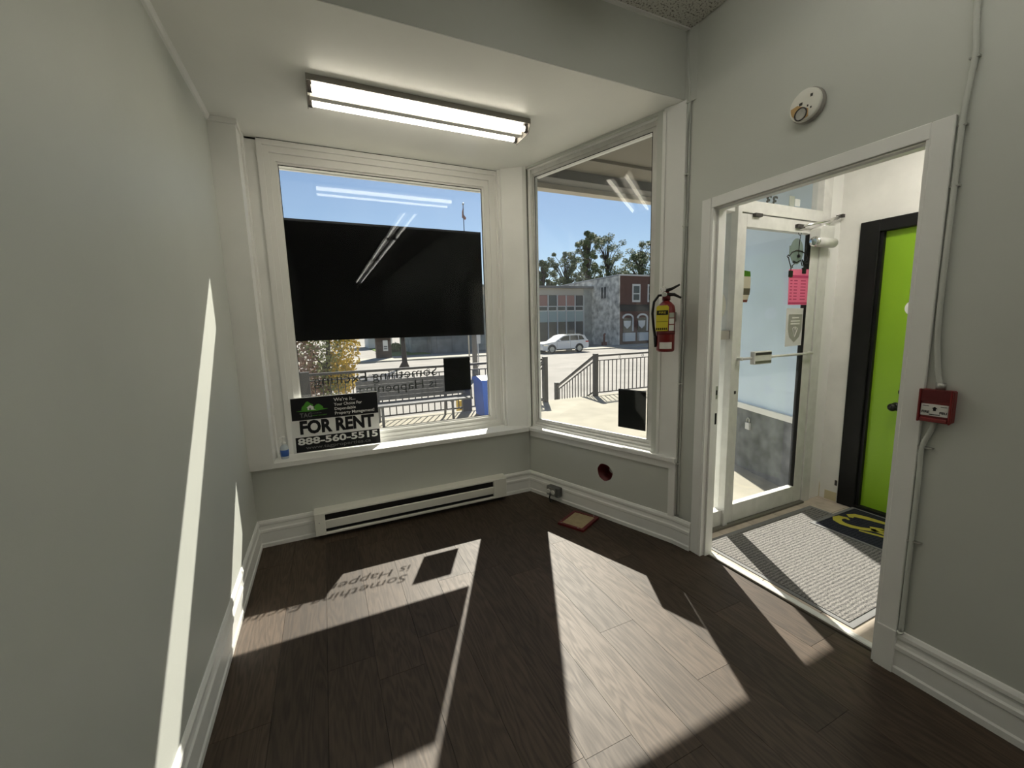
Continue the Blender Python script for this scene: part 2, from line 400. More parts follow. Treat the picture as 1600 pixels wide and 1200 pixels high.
# main ceiling
ce = struct(box('ceiling', (XA-.1, YR-.1, ZT+.012), (XD+.14, YK+.1, 3.42), 'shadowgap'))
TW, TL_ = .61, 1.22; k = 0
tmesh = MB().box((.004, .004, 0), (TW-.004, TL_-.004, .014), None, .003).build('ceiling_tile', 'acoustic'); td = tmesh.data; D.objects.remove(tmesh)
yy = YK-.01
while yy > YR:
    xx = XD
    while xx > XA:
        a = max(xx-TW, XA); b = max(yy-TL_, YR)
        o = D.objects.new('ceiling_tile', td); COL.objects.link(o); o.location = (a, b, ZT); o.scale = ((xx-a)/TW, (yy-b)/TL_, 1); o.parent = ce
        xx -= TW
    yy -= TL_
child(MB().box((XA, YK-.022, ZT-.008), (XD, YK, ZT+.004)).build('edge_strip', 'white'), ce)
# bulkhead and bay ceiling
struct(box('wall_bulkhead', (XA, YK, ZC+.004), (XD, YK+.1, 3.4), 'wall'))
struct(MB().prism([(XA, YK+.002), (2.085, YK+.002), (1.80, 3.2), (1.78, 3.45), (1.78, 3.5), (XA, 3.5)], 'z', ZC, ZC+.12).build('ceiling_bay', 'bayceil'))
struct(MB().prism([(-.530, 2.80), (-.530, 2.772), (-.519, 2.776), (-.512, 2.786), (-.508, 2.800)], 'y', YK, 3.15).build('trim_3', 'white'))   # cove strip; prism in xz
# splayed wall C
def cbox(mb, a, b, bev=0): return mb.box(a, b, MC, bev)
HS, HZ, HR = .784, .365, .068      # round hole
cw = MB(); cbox(cw, (-.16, .02, -.12), (.0045, .19, .60)); cbox(cw, (-.16, .10, .57), (.0, .13, 2.80)); cbox(cw, (.005, .14, -.12), (1.335, .19, .572)); cbox(cw, (-.06, .03, 2.785), (1.40, .16, 3.4)); cbox(cw, (1.15, .03, .57), (1.333, .16, 2.79))
def hole_sheet(mb, s0, s1, z0, z1, Y, n=32):
    ring = []; outer = []
    q = .10
    for i in range(n):
        a = 2*PI*i/n; c, s_ = math.cos(a), math.sin(a); m = max(abs(c), abs(s_))
        rr = HR*(1+.035*math.sin(3*a+1)+.02*math.sin(7*a))
        ring.append(mb.bm.verts.new(MC @ Vector((HS+rr*c, Y, HZ+rr*s_)))); outer.append(mb.bm.verts.new(MC @ Vector((HS+q*c/m, Y, HZ+q*s_/m))))
    back = [mb.bm.verts.new(MC @ (MC.inverted() @ v.co + Vector((0, .006, 0)))) for v in ring]
    for i in range(n):
        j = (i+1) % n; mb.bm.faces.new((ring[i], ring[j], outer[j], outer[i])); mb.bm.faces.new((ring[i], back[i], back[j], ring[j]))
    for a, b in (((s0, z0), (HS-q, z1)), ((HS+q, z0), (s1, z1)), ((HS-q, z0), (HS+q, HZ-q)), ((HS-q, HZ+q), (HS+q, z1))):
        mb.bm.faces.new([mb.bm.verts.new(MC @ Vector((x, Y, z))) for x, z in ((a[0], a[1]), (b[0], a[1]), (b[0], b[1]), (a[0], b[1]))])
hole_sheet(cw, .005, 1.335, -.02, .572, .015)
cw = struct(cw.build('wall_window', 'wall'))
g = G('wall_socket_hole', MC @ Vector((HS, .05, HZ-HR)), 'ragged round hole with red electrical box inside, below splayed window', 'wall box')
Mh = MC @ Matrix.Translation((HS, .016, HZ)) @ Matrix.Rotation(-PI/2, 4, 'X')
def turned(prof, M, n=24):
    mb = MB(); rings = [[mb.bm.verts.new(M @ Vector((r*math.cos(2*PI*j/n), r*math.sin(2*PI*j/n), z))) for j in range(n)] for r, z in prof]
    for i in range(len(prof)-1):
        for j in range(n): mb.bm.faces.new((rings[i][j], rings[i][(j+1) % n], rings[i+1][(j+1) % n], rings[i+1][j])).smooth = True
    return mb
g.add('collar', turned([(.078, .0062), (.064, .0075), (.064, .075), (.05, .08), (.05, .11)], Mh), 'darkred')
g.add('back_plate', turned([(.06, .112), (.03, .112), (.0005, .112)], Mh), 'darkred')
g.add('conduit_hub', MB().lathe([(.026, .07), (.028, .075), (.028, .111), (.012, .111)], Mh @ Matrix.Translation((.022, -.005, 0)), 16), 'steel')
# right wall with the doorway
dw = MB().box((XD, YR, -.12), (XD+.09, .81, 3.4)).box((XD, .81, 2.149), (XD+.09, 1.75, 3.4)).box((XD, 1.75, -.12), (XD+.09, 2.0, 3.4)); struct(dw.build('wall_right', 'wall'))

# ------------------------------------------------------------------ baseboards
BP = [(0, 0), (.018, 0), (.018, .026), (.013, .034), (.013, .104), (.0165, .110), (.0165, .126), (.011, .134), (.008, .150), (.008, .158), (.013, .164), (.0125, .178), (.006, .192), (0, .195)]
def sweep(name, a, b, na, nb):
    """profile from a to b; na, nb = mitre vectors towards the room"""
    mb = MB(); R = []
    for p, m in ((a, na), (b, nb)): R.append([mb.bm.verts.new((p[0]+m[0]*t, p[1]+m[1]*t, z)) for t, z in BP])
    for i in range(len(BP)-1): mb.bm.faces.new((R[0][i], R[0][i+1], R[1][i+1], R[1][i]))
    mb.bm.faces.new(R[0]); mb.bm.faces.new(R[1][::-1])
    return struct(mb.build(name, 'white'))
def miter(n1, n2):
    n1, n2 = Vector(n1), Vector(n2); return (n1+n2)/(1+n1.dot(n2))
nA, nB, nCc, nD = (1, 0), (0, -1), (-.9434, -.3316), (-1, 0)
sweep('baseboard_left', (XA, YR), (XA, YB), nA, miter(nA, nB))
sweep('baseboard_back', (XA, YB), (-.172, YB), miter(nA, nB), nB)
sweep('baseboard_heater', (1.342, YB), (1.6167, YB), nB, miter(nB, nCc))
ce_pt = MC @ Vector((1.335, .015, 0))
sweep('baseboard_window', (1.6167, YB), (ce_pt.x, ce_pt.y), miter(nB, nCc), (-.98, -.2))
sweep('baseboard_return', (ce_pt.x, ce_pt.y), (XD-.012, 1.813), (-.98, -.2), (-.98, -.2))
sweep('baseboard_right', (XD, .80), (XD, .275), nD, nD)
sweep('baseboard_rear', (XD, -.755), (XD, YR), nD, nD)

# ------------------------------------------------------------------ doorway trim
def board(name, a, b, m='white', bev=.002): return struct(box(name, a, b, m, None, bev))
d1 = G('trim_4', (2.08, 1.28, 0), structure=True)
d1.box('casing', (2.079, 1.748, 0), (XD, 1.813, 2.195), 'white', bev=.003); d1.box('casing', (2.079, .748, .19), (XD, .812, 2.195), 'white', bev=.003)
d1.box('casing', (2.079, .812, 2.137), (XD, 1.748, 2.195), 'white', bev=.003)
d1.box('plinth', (2.072, .748, 0), (XD, .812, .19), 'white')
d1.box('jamb', (2.082, 1.735, 0), (2.190, 1.752, 2.149), 'white'); d1.box('jamb', (2.082, .808, 0), (2.190, .824, 2.149), 'white'); d1.box('jamb', (2.082, .82, 2.137), (2.190, 1.74, 2.150), 'white')
d1.box('stop', (2.115, 1.722, 0), (2.150, 1.737, 2.138), 'white'); d1.box('stop', (2.115, .822, 0), (2.150, .836, 2.138), 'white'); d1.box('stop', (2.115, .836, 2.128), (2.150, 1.722, 2.138), 'white')
pl = d1.box('strike_plate', (2.158, 1.7325, 1.02), (2.180, 1.7352, 1.10), 'steel'); d1.box('latch_hole', (2.162, 1.731, 1.045), (2.176, 1.7327, 1.075), 'black')
d1.box('strike_plate', (2.158, 1.7325, .86), (2.180, 1.7352, .93), 'blackpaint')
d1.add('threshold', MB().prism([(2.152, .0005), (2.157, .005), (2.180, .005), (2.193, .001), (2.193, .0005)], 'y', .826, 1.733), 'alum')
# white panelled door further along the right wall, beside the camera
d3 = G('door_3', (XD, -.24, 0), structure=True)
d3.box('casing', (2.079, .205, 0), (XD, .27, 2.18), 'white', bev=.003); d3.box('casing', (2.079, -.75, 0), (XD, -.685, 2.18), 'white', bev=.003); d3.box('casing', (2.079, -.685, 2.115), (XD, .205, 2.18), 'white', bev=.003)
lf3 = d3.box('leaf', (2.084, -.685, .008), (XD-.001, .205, 2.115), 'white')
for zz in (.2, .75, 1.42):
    for ya in (-.60, -.19):
        d3.box('panel', (2.076, ya, zz), (2.0855, ya+.30, zz+(.45 if zz < 1.4 else .58)), 'white', bev=.006, parent=lf3)
d3.add('knob', MB().lathe([(.012, 0), (.012, .03), (.027, .04), (.027, .06), (.01, .07)], frameM((2.084, -.62, 1.0), (0, 1, 0), (0, 0, 1)).inverted().inverted() @ Matrix.Rotation(PI, 4, 'X'), 16), 'steel')

# ------------------------------------------------------------------ front window
w1 = G('window_1', (.57, 3.38, .605), structure=True)
GX0, GX1, GZ0, GZ1, GY = -.19, 1.32, .70, 2.66, 3.43
steps = [(-.305, 1.455, .607, 2.795, 3.372, .030), (-.275, 1.425, .632, 2.760, 3.384, .036), (-.240, 1.385, .665, 2.715, 3.397, .05)]
def ring(mb, x0_, x1_, z0_, z1_, X0, X1, Z0, Z1, ya, yb):
    mb.box((x0_, ya, z0_), (X0, yb, z1_)); mb.box((X1, ya, z0_), (x1_, yb, z1_)); mb.box((X0, ya, z0_), (X1, yb, Z0)); mb.box((X0, ya, Z1), (X1, yb, z1_))
mb = MB(); ring(mb, -.305, 1.455, .605, 2.798, -.272, 1.422, .634, 2.762, 3.366, 3.45); w1.add('casing', mb, 'vinyl')
mb = MB(); ring(mb, -.2722, 1.4222, .634, 2.762, -.238, 1.372, .662, 2.722, 3.380, 3.45); w1.add('brickmould', mb, 'vinyl')
mb = MB(); ring(mb, -.2382, 1.3722, .662, 2.722, -.20, 1.332, .688, 2.672, 3.398, 3.46); w1.add('sash', mb, 'vinyl')
mb = MB(); ring(mb, -.202, 1.334, .686, 2.674, GX0, GX1, GZ0, GZ1, 3.416, 3.445); w1.add('glazing_bead', mb, 'vinyl')
mb = MB(); ring(mb, GX0-.003, GX1+.003, GZ0-.003, GZ1+.003, GX0+.004, GX1-.004, GZ0+.004, GZ1-.004, 3.424, 3.428); w1.add('seal', mb, 'shadowgap')
mb = MB(); ring(mb, -.31, 1.46, .57, 2.79, GX0-.03, GX1+.03, GZ0-.06, GZ1+.0, 3.446, 3.50); w1.add('outer_frame', mb, 'white')
w1.box('drip_cap', (-.31, 3.49, 2.655), (1.46, 3.515, 2.72), 'white')
w1.box('pane', (GX0-.005, 3.428, GZ0-.005), (GX1+.005, 3.432, GZ1+.005), 'glassfront')
w1.add('sill', MB().prism([(XA, 3.155), (1.585, 3.155), (1.62, 3.19), (1.66, 3.385), (XA, 3.385)], 'z', .572, .605), 'white')
w1.box('caulk_gap', (-.30, 3.3645, 2.7965), (1.45, 3.367, 2.7995), 'shadowgap')
tag(box('sign_panel', (GX0-.012, 3.447, 1.432), (1.309, 3.4552, 2.312), 'panelblack'), 'large black sign panel covering the middle of the front window', 'sign panel')
tag(box('dark_card', (.920, 3.4335, .953), (1.158, 3.4365, 1.242), 'filmgrey'), 'square black card on the front window beside the lettering', 'card', )
# mirrored lettering read from the street
wl_ = empty('window_lettering', (.4, 3.434, 1.0), 'two lines of dark mirrored lettering on the front window glass', 'lettering')
M1 = frameM((.862, 3.4335, 1.105), (-1, 0, -.012), (0, 0, 1)); M2 = frameM((.855, 3.4335, 1.004), (-1, 0, -.012), (0, 0, 1))
for body, M_, wd in (('Something Exciting', M1, .955), ('is Happening', M2, .63)):
    for mb in text_words(body, .108, M_, .0004, width=wd, bold=-.0003, gap=.16): adopt(wl_, mb.build('lettering', 'letterfilm'))

# ------------------------------------------------------------------ splayed window
w2 = G('window_2', MC @ Vector((.55, 0, .6)), structure=True)
def cring(s0, s1, z0, z1, S0, S1, Z0, Z1, ya, yb):
    mb = MB(); cbox(mb, (s0, ya, z0), (S0, yb, z1)); cbox(mb, (S1, ya, z0), (s1, yb, z1)); cbox(mb, (S0, ya, z0), (S1, yb, Z0)); cbox(mb, (S0, ya, Z1), (S1, yb, z1)); return mb
w2.add('casing', cring(-.005, 1.20, .598, 2.798, .022, 1.155, .618, 2.775, .055, .10), 'white')
w2.add('sash', cring(.018, 1.157, .616, 2.777, .034, 1.118, .640, 2.745, .072, .125), 'alum')
w2.add('bead', cring(.030, 1.120, .638, 2.747, .045, 1.092, .664, 2.722, .083, .12), 'alum')
w2.add('seal', cring(.040, 1.096, .660, 2.726, .050, 1.087, .668, 2.717, .0845, .0855), 'shadowgap')
mb = MB(); cbox(mb, (.04, .088, .66), (1.095, .092, 2.725)); w2.add('pane', mb, 'glasssplay')
mb = MB(); cbox(mb, (.012, -.012, .572), (1.338, .10, .602), .003); w2.add('sill', mb, 'white')
mb = MB(); cbox(mb, (.012, .004, .522), (1.336, .016, .573)); w2.add('apron', mb, 'white')
mb = MB(); cbox(mb, (1.198, .018, .60), (1.336, .05, 2.798), .002); w2.add('side_board', mb, 'white')
mb = MB(); cbox(mb, (1.193, .012, .602), (1.213, .03, 2.78)); w2.add('bead_strip', mb, 'white')
mb = MB(); cbox(mb, (1.292, .004, .19), (1.336, .016, .523)); w2.add('lower_board', mb, 'white')
sq = MB(); cbox(sq, (.850, .093, .724), (1.073, .096, 1.015)); tag(sq.build('dark_card', 'filmgrey'), 'square black card low on the splayed side window', 'card')

# ================================================================== THINGS IN THE ROOM
# fluorescent fixture on the bay ceiling
def fixture(name, x0_, x1_, y0_, y1_, z, tubem, label, group=None, along='x', rad=.016):
    ym = (y0_+y1_)/2; g = G(name, ((x0_+x1_)/2, ym, z), label, 'ceiling light', group)
    def T(a, b):
        if along == 'x': return a, b
        return (a[1], a[0], a[2]), (b[1], b[0], b[2])
    def bx_(nm, a, b, m): a, b = T(a, b); return g.box(nm, tuple(map(min, a, b)), tuple(map(max, a, b)), m)
    if along == 'x': X0, X1, Y0, Y1 = x0_, x1_, y0_, y1_
    else: X0, X1, Y0, Y1 = y0_, y1_, x0_, x1_
    YM = (Y0+Y1)/2; hw = (Y1-Y0)/2
    bx_('pan', (X0, Y0, z-.012), (X1, Y1, z-.0005), 'fixridge')
    bx_('flange', (X0, Y0-.004, z-.03), (X1, Y0, z-.0005), 'fixture'); bx_('flange', (X0, Y1, z-.03), (X1, Y1+.004, z-.0005), 'fixture')
    mb = MB(); pr_ = [(YM-.045, z-.012), (YM-.022, z-.058), (YM+.022, z-.058), (YM+.045, z-.012)]
    if along == 'x': mb.prism(pr_, 'x', X0+.01, X1-.01)
    else: mb.prism(pr_, 'y', X0+.01, X1-.01)
    g.add('ballast_cover', mb, 'fixridge')
    for xe in (X0, X1):
        s = 1 if xe == X0 else -1; mb = MB()
        pr_ = [(Y0-.004, z-.0005), (Y1+.004, z-.0005), (Y1+.004, z-.03), (YM+.088, z-.075), (YM-.088, z-.075), (Y0-.004, z-.03)]
        mb.prism(pr_, along, xe-s*.004, xe); g.add('end_plate', mb, 'fixture')
    for yy_ in (YM-hw*.66, YM+hw*.66):
        a, b = T((X0+.02, yy_, z-.045), (X1-.02, yy_, z-.045)); t = g.add('tube', MB().cyl(a, b, rad, n=14), tubem)
        for e0, e1 in ((X0, X0+.021), (X1-.021, X1)):
            a, b = T((e0, yy_-.012, z-.064), (e1, yy_+.012, z-.014)); g.box('lamp_holder', a, tuple(b), 'plate', parent=None)
    return g
fixture('fluorescent_fixture', .03, 1.305, 2.485, 2.725, ZC, 'tubebay', 'open twin-tube fluorescent light on the low ceiling above the front window')
for i, ye in enumerate((1.45, -1.02, -3.49, -5.96)):
    fixture('strip_light', 1.15, 1.39, ye-2.42, ye, ZT, 'tuberoom', ('long twin-tube strip light on the tiled ceiling nearest the bulkhead', 'second strip light back from the bulkhead on the tiled ceiling', 'third strip light back from the bulkhead on the tiled ceiling', 'last strip light by the rear wall on the tiled ceiling')[i], 'strip lights along the main ceiling', 'y')

# baseboard heater
h = G('baseboard_heater', (.585, 3.16, 0), 'white electric baseboard heater under the front window', 'heater')
HX0, HX1 = -.17, 1.341
h.box('back_panel', (HX0, 3.185, .028), (HX1, 3.2045, .212), 'cream')
h.add('top_cover', MB().prism([(3.186, .212), (3.128, .205), (3.122, .195), (3.122, .185), (3.126, .185), (3.132, .197), (3.186, .203)], 'x', HX0, HX1), 'cream')
h.add('front_panel', MB().prism([(3.122, .132), (3.130, .138), (3.134, .136), (3.126, .130), (3.126, .080), (3.150, .066), (3.150, .062), (3.122, .078)], 'x', HX0+.07, HX1-.12), 'cream')
h.add('bottom_lip', MB().prism([(3.120, .042), (3.124, .052), (3.130, .046), (3.185, .034), (3.185, .028), (3.122, .030)], 'x', HX0+.07, HX1-.12), 'cream')
h.box('slot', (HX0+.07, 3.140, .05), (HX1-.12, 3.186, .19), 'black', 'dark slot above the front panel')
for a, b in ((HX0, HX0+.07), (HX1-.12, HX1)): h.box('end_cap', (a, 3.119, .030), (b, 3.186, .198), 'cream', bev=.003)
h.add('screw', MB().cyl((HX0+.03, 3.117, .13), (HX0+.03, 3.1195, .13), .004, n=8), 'steel')

# for-rent sign leaning on the window sill
SB = Vector((-.272, 3.335, .607)); sxv = Vector((.614, -.030, .004)).normalized(); szv = Vector((.006, .07, 1)).normalized()
MS = frameM(SB, sxv, szv); SW, SH = .616, .412
def smb(a, b, y0_, y1_):   # rectangle in sign coordinates; local z of MS points to the room or away
    return MB().box((a[0], a[1], y0_), (b[0], b[1], y1_), MS)
front = 1 if (MS.to_3x3() @ Vector((0, 0, 1))).y < 0 else -1
s = G('rent_sign', SB, 'black and white FOR RENT board standing on the window sill', 'sign')
sbo = s.add('board', smb((0, 0), (SW, SH), -.004, 0), 'signwhite')
up1 = smb((.008, SH*.59), (SW-.001, SH-.004), .0, .0008); ub = s.add('upper_band', up1, 'signblack')
lb_ = s.add('lower_band', smb((.020, .004), (SW-.001, SH*.28), .0, .0008), 'signblack')
def st(body, x, y, size, m, width=None, on=None, bold=.012, gap=.16, nm='lettering'):
    for mb in text_words(body, size, MS @ Matrix.Translation((x, y, .0012)), .0004, width=width, bold=size*bold, gap=gap): s.add(nm, mb, m, parent=on)
for i, (t, wd) in enumerate((("We're it...", .155), ('Your Choice For', .20), ('Dependable', .150), ('Property Management!', .285))):
    st(t, .300, SH-.048-.034*i, .036 if i == 0 else .031, 'signwhite', wd, ub)
st('FOR RENT', .052, SH*.345, .132, 'signblack', .525, sbo, .045)
st('888-560-5515', .034, .060, .068, 'signwhite', .565, lb_, .03, .5)
st('www.tagproperties.ca', .085, .022, .036, 'signgrey', .46, lb_, .01, .9)
st('TAG', .062, SH*.59+.020, .046, 'signgrey', .082, ub, .02, .9)
st('PROPERTY MANAGEMENT', .146, SH*.59+.024, .010, 'signgreen', .10, ub); st('PROPERTIES', .146, SH*.59+.042, .009, 'signgrey', .062, ub, .0)
def spoly(pts, z0_=.0009, z1_=.0014):
    mb = MB(); mb.prism(pts, 'z', z0_, z1_, MS); return mb
bx0, by0 = .06, SH*.59+.068
s.add('logo_mound', spoly([(bx0-.02, by0), (bx0+.05, by0-.006), (bx0+.12, by0-.006), (bx0+.20, by0+.004), (bx0+.12, by0+.010), (bx0+.05, by0+.010)]), 'signgreen', parent=ub)
s.add('logo_tree', spoly([(bx0+.015, by0+.008), (bx0+.02, by0+.03), (bx0+.035, by0+.045), (bx0+.05, by0+.066), (bx0+.062, by0+.07), (bx0+.08, by0+.052), (bx0+.095, by0+.045), (bx0+.10, by0+.008)]), 'signgreen', parent=ub)
s.add('logo_tree', spoly([(bx0+.105, by0+.008), (bx0+.105, by0+.03), (bx0+.12, by0+.042), (bx0+.135, by0+.045), (bx0+.15, by0+.034), (bx0+.16, by0+.024), (bx0+.165, by0+.008)]), 'signgreen', parent=ub)
s.add('logo_house', spoly([(bx0+.058, by0+.004), (bx0+.058, by0+.022), (bx0+.05, by0+.022), (bx0+.078, by0+.042), (bx0+.104, by0+.022), (bx0+.098, by0+.022), (bx0+.098, by0+.012), (bx0+.115, by0+.004)], .0015, .0018), 'signwhite')
s.add('logo_door', spoly([(bx0+.068, by0+.004), (bx0+.068, by0+.020), (bx0+.080, by0+.020), (bx0+.080, by0+.004)], .0019, .0021), 'signgrey')

# hand sanitizer on the sill
g = G('soap_bottle', (-.322, 3.262, .605), 'small clear pump bottle with blue label beside the FOR RENT board', 'bottle')
Mb = Matrix.Translation((-.322, 3.262, .6055))
g.add('body', MB().lathe([(.024, 0), (.027, .005), (.027, .075), (.022, .092), (.011, .100), (.011, .104)], Mb, 18), 'bottle')
g.add('label_band', MB().lathe([(.0276, .018), (.0276, .064)], Mb, 18), 'bluelabel')
g.add('pump', MB().lathe([(.013, .104), (.013, .118), (.005, .120), (.005, .145), (.012, .147), (.012, .158), (.008, .161)], Mb, 14), 'signwhite')
g.add('nozzle', MB().tube([(-.322, 3.262, .760), (-.345, 3.248, .760), (-.352, 3.244, .752)], [.005, .0045, .004], 8), 'signwhite')

# red-framed cover plate lying on the floor
c4 = [Vector(v) for v in ((1.488, 2.523, .001), (1.713, 2.640, .001), (1.835, 2.450, .001), (1.601, 2.332, .001))]
cc = sum(c4, Vector())/4; Mp = frameM(cc, c4[1]-c4[0], (c4[0]-c4[3])-(c4[1]-c4[0])*0); px = (c4[1]-c4[0]).normalized(); py = Vector((-px.y, px.x, 0)); Mp = frameM(cc, px, py)
g = G('cover_plate', cc, 'tan square cover with a dark red rim lying on the floor by the baseboard', 'cover plate')
hw, hh = .127, .108
mb = MB()
for a, b in (((-hw, -hh), (hw, -hh+.022)), ((-hw, hh-.022), (hw, hh)), ((-hw, -hh+.022), (-hw+.022, hh-.022)), ((hw-.022, -hh+.022), (hw, hh-.022))): mb.box((a[0], a[1], 0), (b[0], b[1], .016), Mp)
g.add('rim', mb, 'darkred'); g.add('board', MB().box((-hw+.02, -hh+.02, .001), (hw-.02, hh-.02, .013), Mp), 'tan')
for a, b in ((-.118, .08), (-.118, -.06), (-.09, .1), (.117, -.07)): g.add('screw', MB().cyl(Mp @ Vector((a, b, .015)), Mp @ Vector((a, b, .019)), .005, n=8), 'chrome')

# metal outlet box on the baseboard
g = G('outlet_box', MC @ Vector((.31, -.03, .05)), 'small grey metal outlet box with a black plug on the baseboard', 'outlet')
def ca(nm, a, b, m, bev=0):
    mb = MB(); cbox(mb, a, b, bev); return g.add(nm, mb, m)
ca('body', (.245, -.055, .055), (.375, .002, .135), 'boxgrey', .004)
ca('face_plate', (.252, -.059, .060), (.345, -.0545, .130), 'steel')
for sx_ in (.275, .322): g.add('receptacle', MB().lathe([(.019, 0), (.019, .006), (.016, .008)], MC @ Matrix.Translation((sx_, -.0585, .095)) @ Matrix.Rotation(PI/2, 4, 'X'), 14), 'paper')
g.add('cord', MB().tube([MC @ Vector(v) for v in ((.297, -.066, .075), (.297, -.075, .05), (.298, -.072, .02), (.305, -.068, .006))], .006, 8), 'black')

# fire extinguisher on the side board
ex = MC @ Vector((1.290, -.085, 1.315)); g = G('fire_extinguisher', ex, 'red fire extinguisher with black hose and yellow tag by the doorway', 'fire extinguisher')
Me = Matrix.Translation(ex); R_ = .054
g.add('cylinder', MB().lathe([(.046, 0), (R_, .008), (R_, .255), (.048, .285), (.030, .305), (.020, .312), (.020, .325)], Me, 24), 'red')
g.add('band', MB().lathe([(R_+.002, .108), (R_+.002, .128)], Me, 24), 'darkred')
g.add('collar', MB().lathe([(.024, .318), (.024, .345), (.016, .350), (.016, .372)], Me, 16), 'darkred')
u_dir = EC; o_ = -NC     # along the wall, towards the room
view = Vector((-ex.x, -ex.y, 0)).normalized(); sd = Vector((-view.y, view.x, 0))      # sd: to the right as seen from the room
if sd.dot(EC) < 0: sd = -sd
def ep(a, b, z): return ex + sd*a + view*b + Vector((0, 0, z))
g.add('lever', MB().tube([ep(-.005, .01, .375), ep(.03, .012, .385), ep(.075, .012, .408)], [.012, .009, .006], 8), 'black')
g.add('handle', MB().tube([ep(0, .012, .352), ep(.045, .012, .350), ep(.085, .012, .328)], [.012, .010, .006], 8), 'black')
g.add('gauge', MB().lathe([(.016, 0), (.016, .012), (.013, .014)], frameM(ep(-.012, .026, .352), sd, (0, 0, 1)), 14), 'chrome')
g.add('pull_ring', MB().torus(ep(-.018, .022, .385), .015, .002, frameM((0, 0, 0), sd, (0, 0, 1)).to_3x3()), 'chrome')
g.add('hose', MB().tube([ep(-.015, .015, .35), ep(-.045, .016, .348), ep(-.072, .016, .31), ep(-.080, .016, .24), ep(-.072, .016, .16), ep(-.062, .016, .10), ep(-.060, .016, .085)], [.008]*5+[.009, .010], 10), 'black')
g.add('nozzle', MB().tube([ep(-.060, .016, .10), ep(-.059, .016, .03)], [.011, .007], 8), 'black')
def strip(a, b, z0_, z1_, rr, m, nm):
    mb = MB(); vs = []
    for i in range(7):
        t = a+(b-a)*i/6; q = ex + (sd*math.sin(t)+view*math.cos(t))*rr; vs.append((mb.bm.verts.new((q.x, q.y, ex.z+z0_)), mb.bm.verts.new((q.x, q.y, ex.z+z1_))))
    for i in range(6): mb.bm.faces.new((vs[i][0], vs[i+1][0], vs[i+1][1], vs[i][1]))
    return g.add(nm, mb, m)
strip(-.65, .75, .02, .06, R_+.0012, 'paper', 'label_sheet'); strip(.35, 1.05, .13, .165, R_+.0012, 'paper', 'label_sheet'); strip(.35, 1.05, .172, .205, R_+.0012, 'paper', 'label_sheet'); strip(.35, 1.05, .21, .24, R_+.0012, 'sage', 'label_sheet')
tg = MB()
for v in [[(-.058, .13), (.012, .13), (.016, .275), (.008, .285), (-.048, .285), (-.056, .275)]]:
    A = [tg.bm.verts.new(ep(x, R_+.004, z)) for x, z in v]; B = [tg.bm.verts.new(ep(x, R_+.006, z)) for x, z in v]; tg.bm.faces.new(A); tg.bm.faces.new(B[::-1])
    for i in range(6): tg.bm.faces.new((A[i], B[i], B[(i+1) % 6], A[(i+1) % 6]))
tgo = g.add('inspection_tag', tg, 'yellowtag', 'yellow inspection tag with black print')
Mt = frameM(ep(0, R_+.0065, 0), sd, (0, 0, 1))
def tbar(a, b, m='signblack'): g.add('tag_print', MB().box((a[0], a[1], -.0002), (b[0], b[1], .0006), Mt), m, parent=tgo)
tbar((-.053, .228), (.012, .255)); tbar((-.054, .186), (.011, .188))
for i in range(6): tbar((-.055+.011*i, .137), (-.048+.011*i, .150))
g.add('tag_print', text_words('FIRE', .02, Mt @ Matrix.Translation((-.042, .235, .001)), .0003, width=.04)[0], 'yellowtag', parent=tgo)
ebr = MB(); ebr.box((1.27, -.032, 1.50), (1.31, .0185, 1.56), MC); g.add('bracket', ebr, 'steel')

# smoke alarm
g = G('smoke_alarm', (2.08, 1.254, 2.38), 'round off-white smoke alarm high on the wall above the doorway', 'smoke alarm')
Mk = frameM((XD-.0005, 1.254, 2.452), (0, -1, 0), (0, 0, 1))
if (Mk.to_3x3() @ Vector((0, 0, 1))).x > 0: Mk = frameM((XD-.0005, 1.254, 2.452), (0, 1, 0), (0, 0, 1))
rzz = Mk @ Matrix.Rotation(.6, 4, 'Z')
g.add('base', MB().lathe([(.070, 0), (.072, .004), (.072, .018), (.068, .022)], Mk, 32), 'fixture')
g.add('body', MB().lathe([(.066, .020), (.068, .024), (.067, .034), (.062, .038), (.03, .039)], Mk, 32), 'cream')
mb = MB(); pts = [(.058*math.cos(a), .058*math.sin(a)) for a in [PI*1.02+PI*.62*i/12 for i in range(13)]]
g.add('battery_bay', MB().prism(pts+[(.02, -.02), (-.03, .005)], 'z', .0385, .0405, Mk @ Matrix.Rotation(-.1, 4, 'Z')), 'tanplastic')
g.add('horn', turned([(.028, .0405), (.028, .044), (.023, .044), (.0235, .042)], Mk @ Matrix.Translation((-.012, -.035, 0)), 20), 'plate'); g.add('horn_disc', turned([(.0235, .042), (.0005, .0425)], Mk @ Matrix.Translation((-.012, -.035, 0)), 20), 'steel')
for a, b, c, d in ((-.022, -.008, .002, .014), (.024, .034, .022, .034), (.012, .018, -.014, -.006), (.026, .032, -.026, -.018)): g.add('slot', MB().box((a, c, .0385), (b, d, .0398), Mk), 'plate')

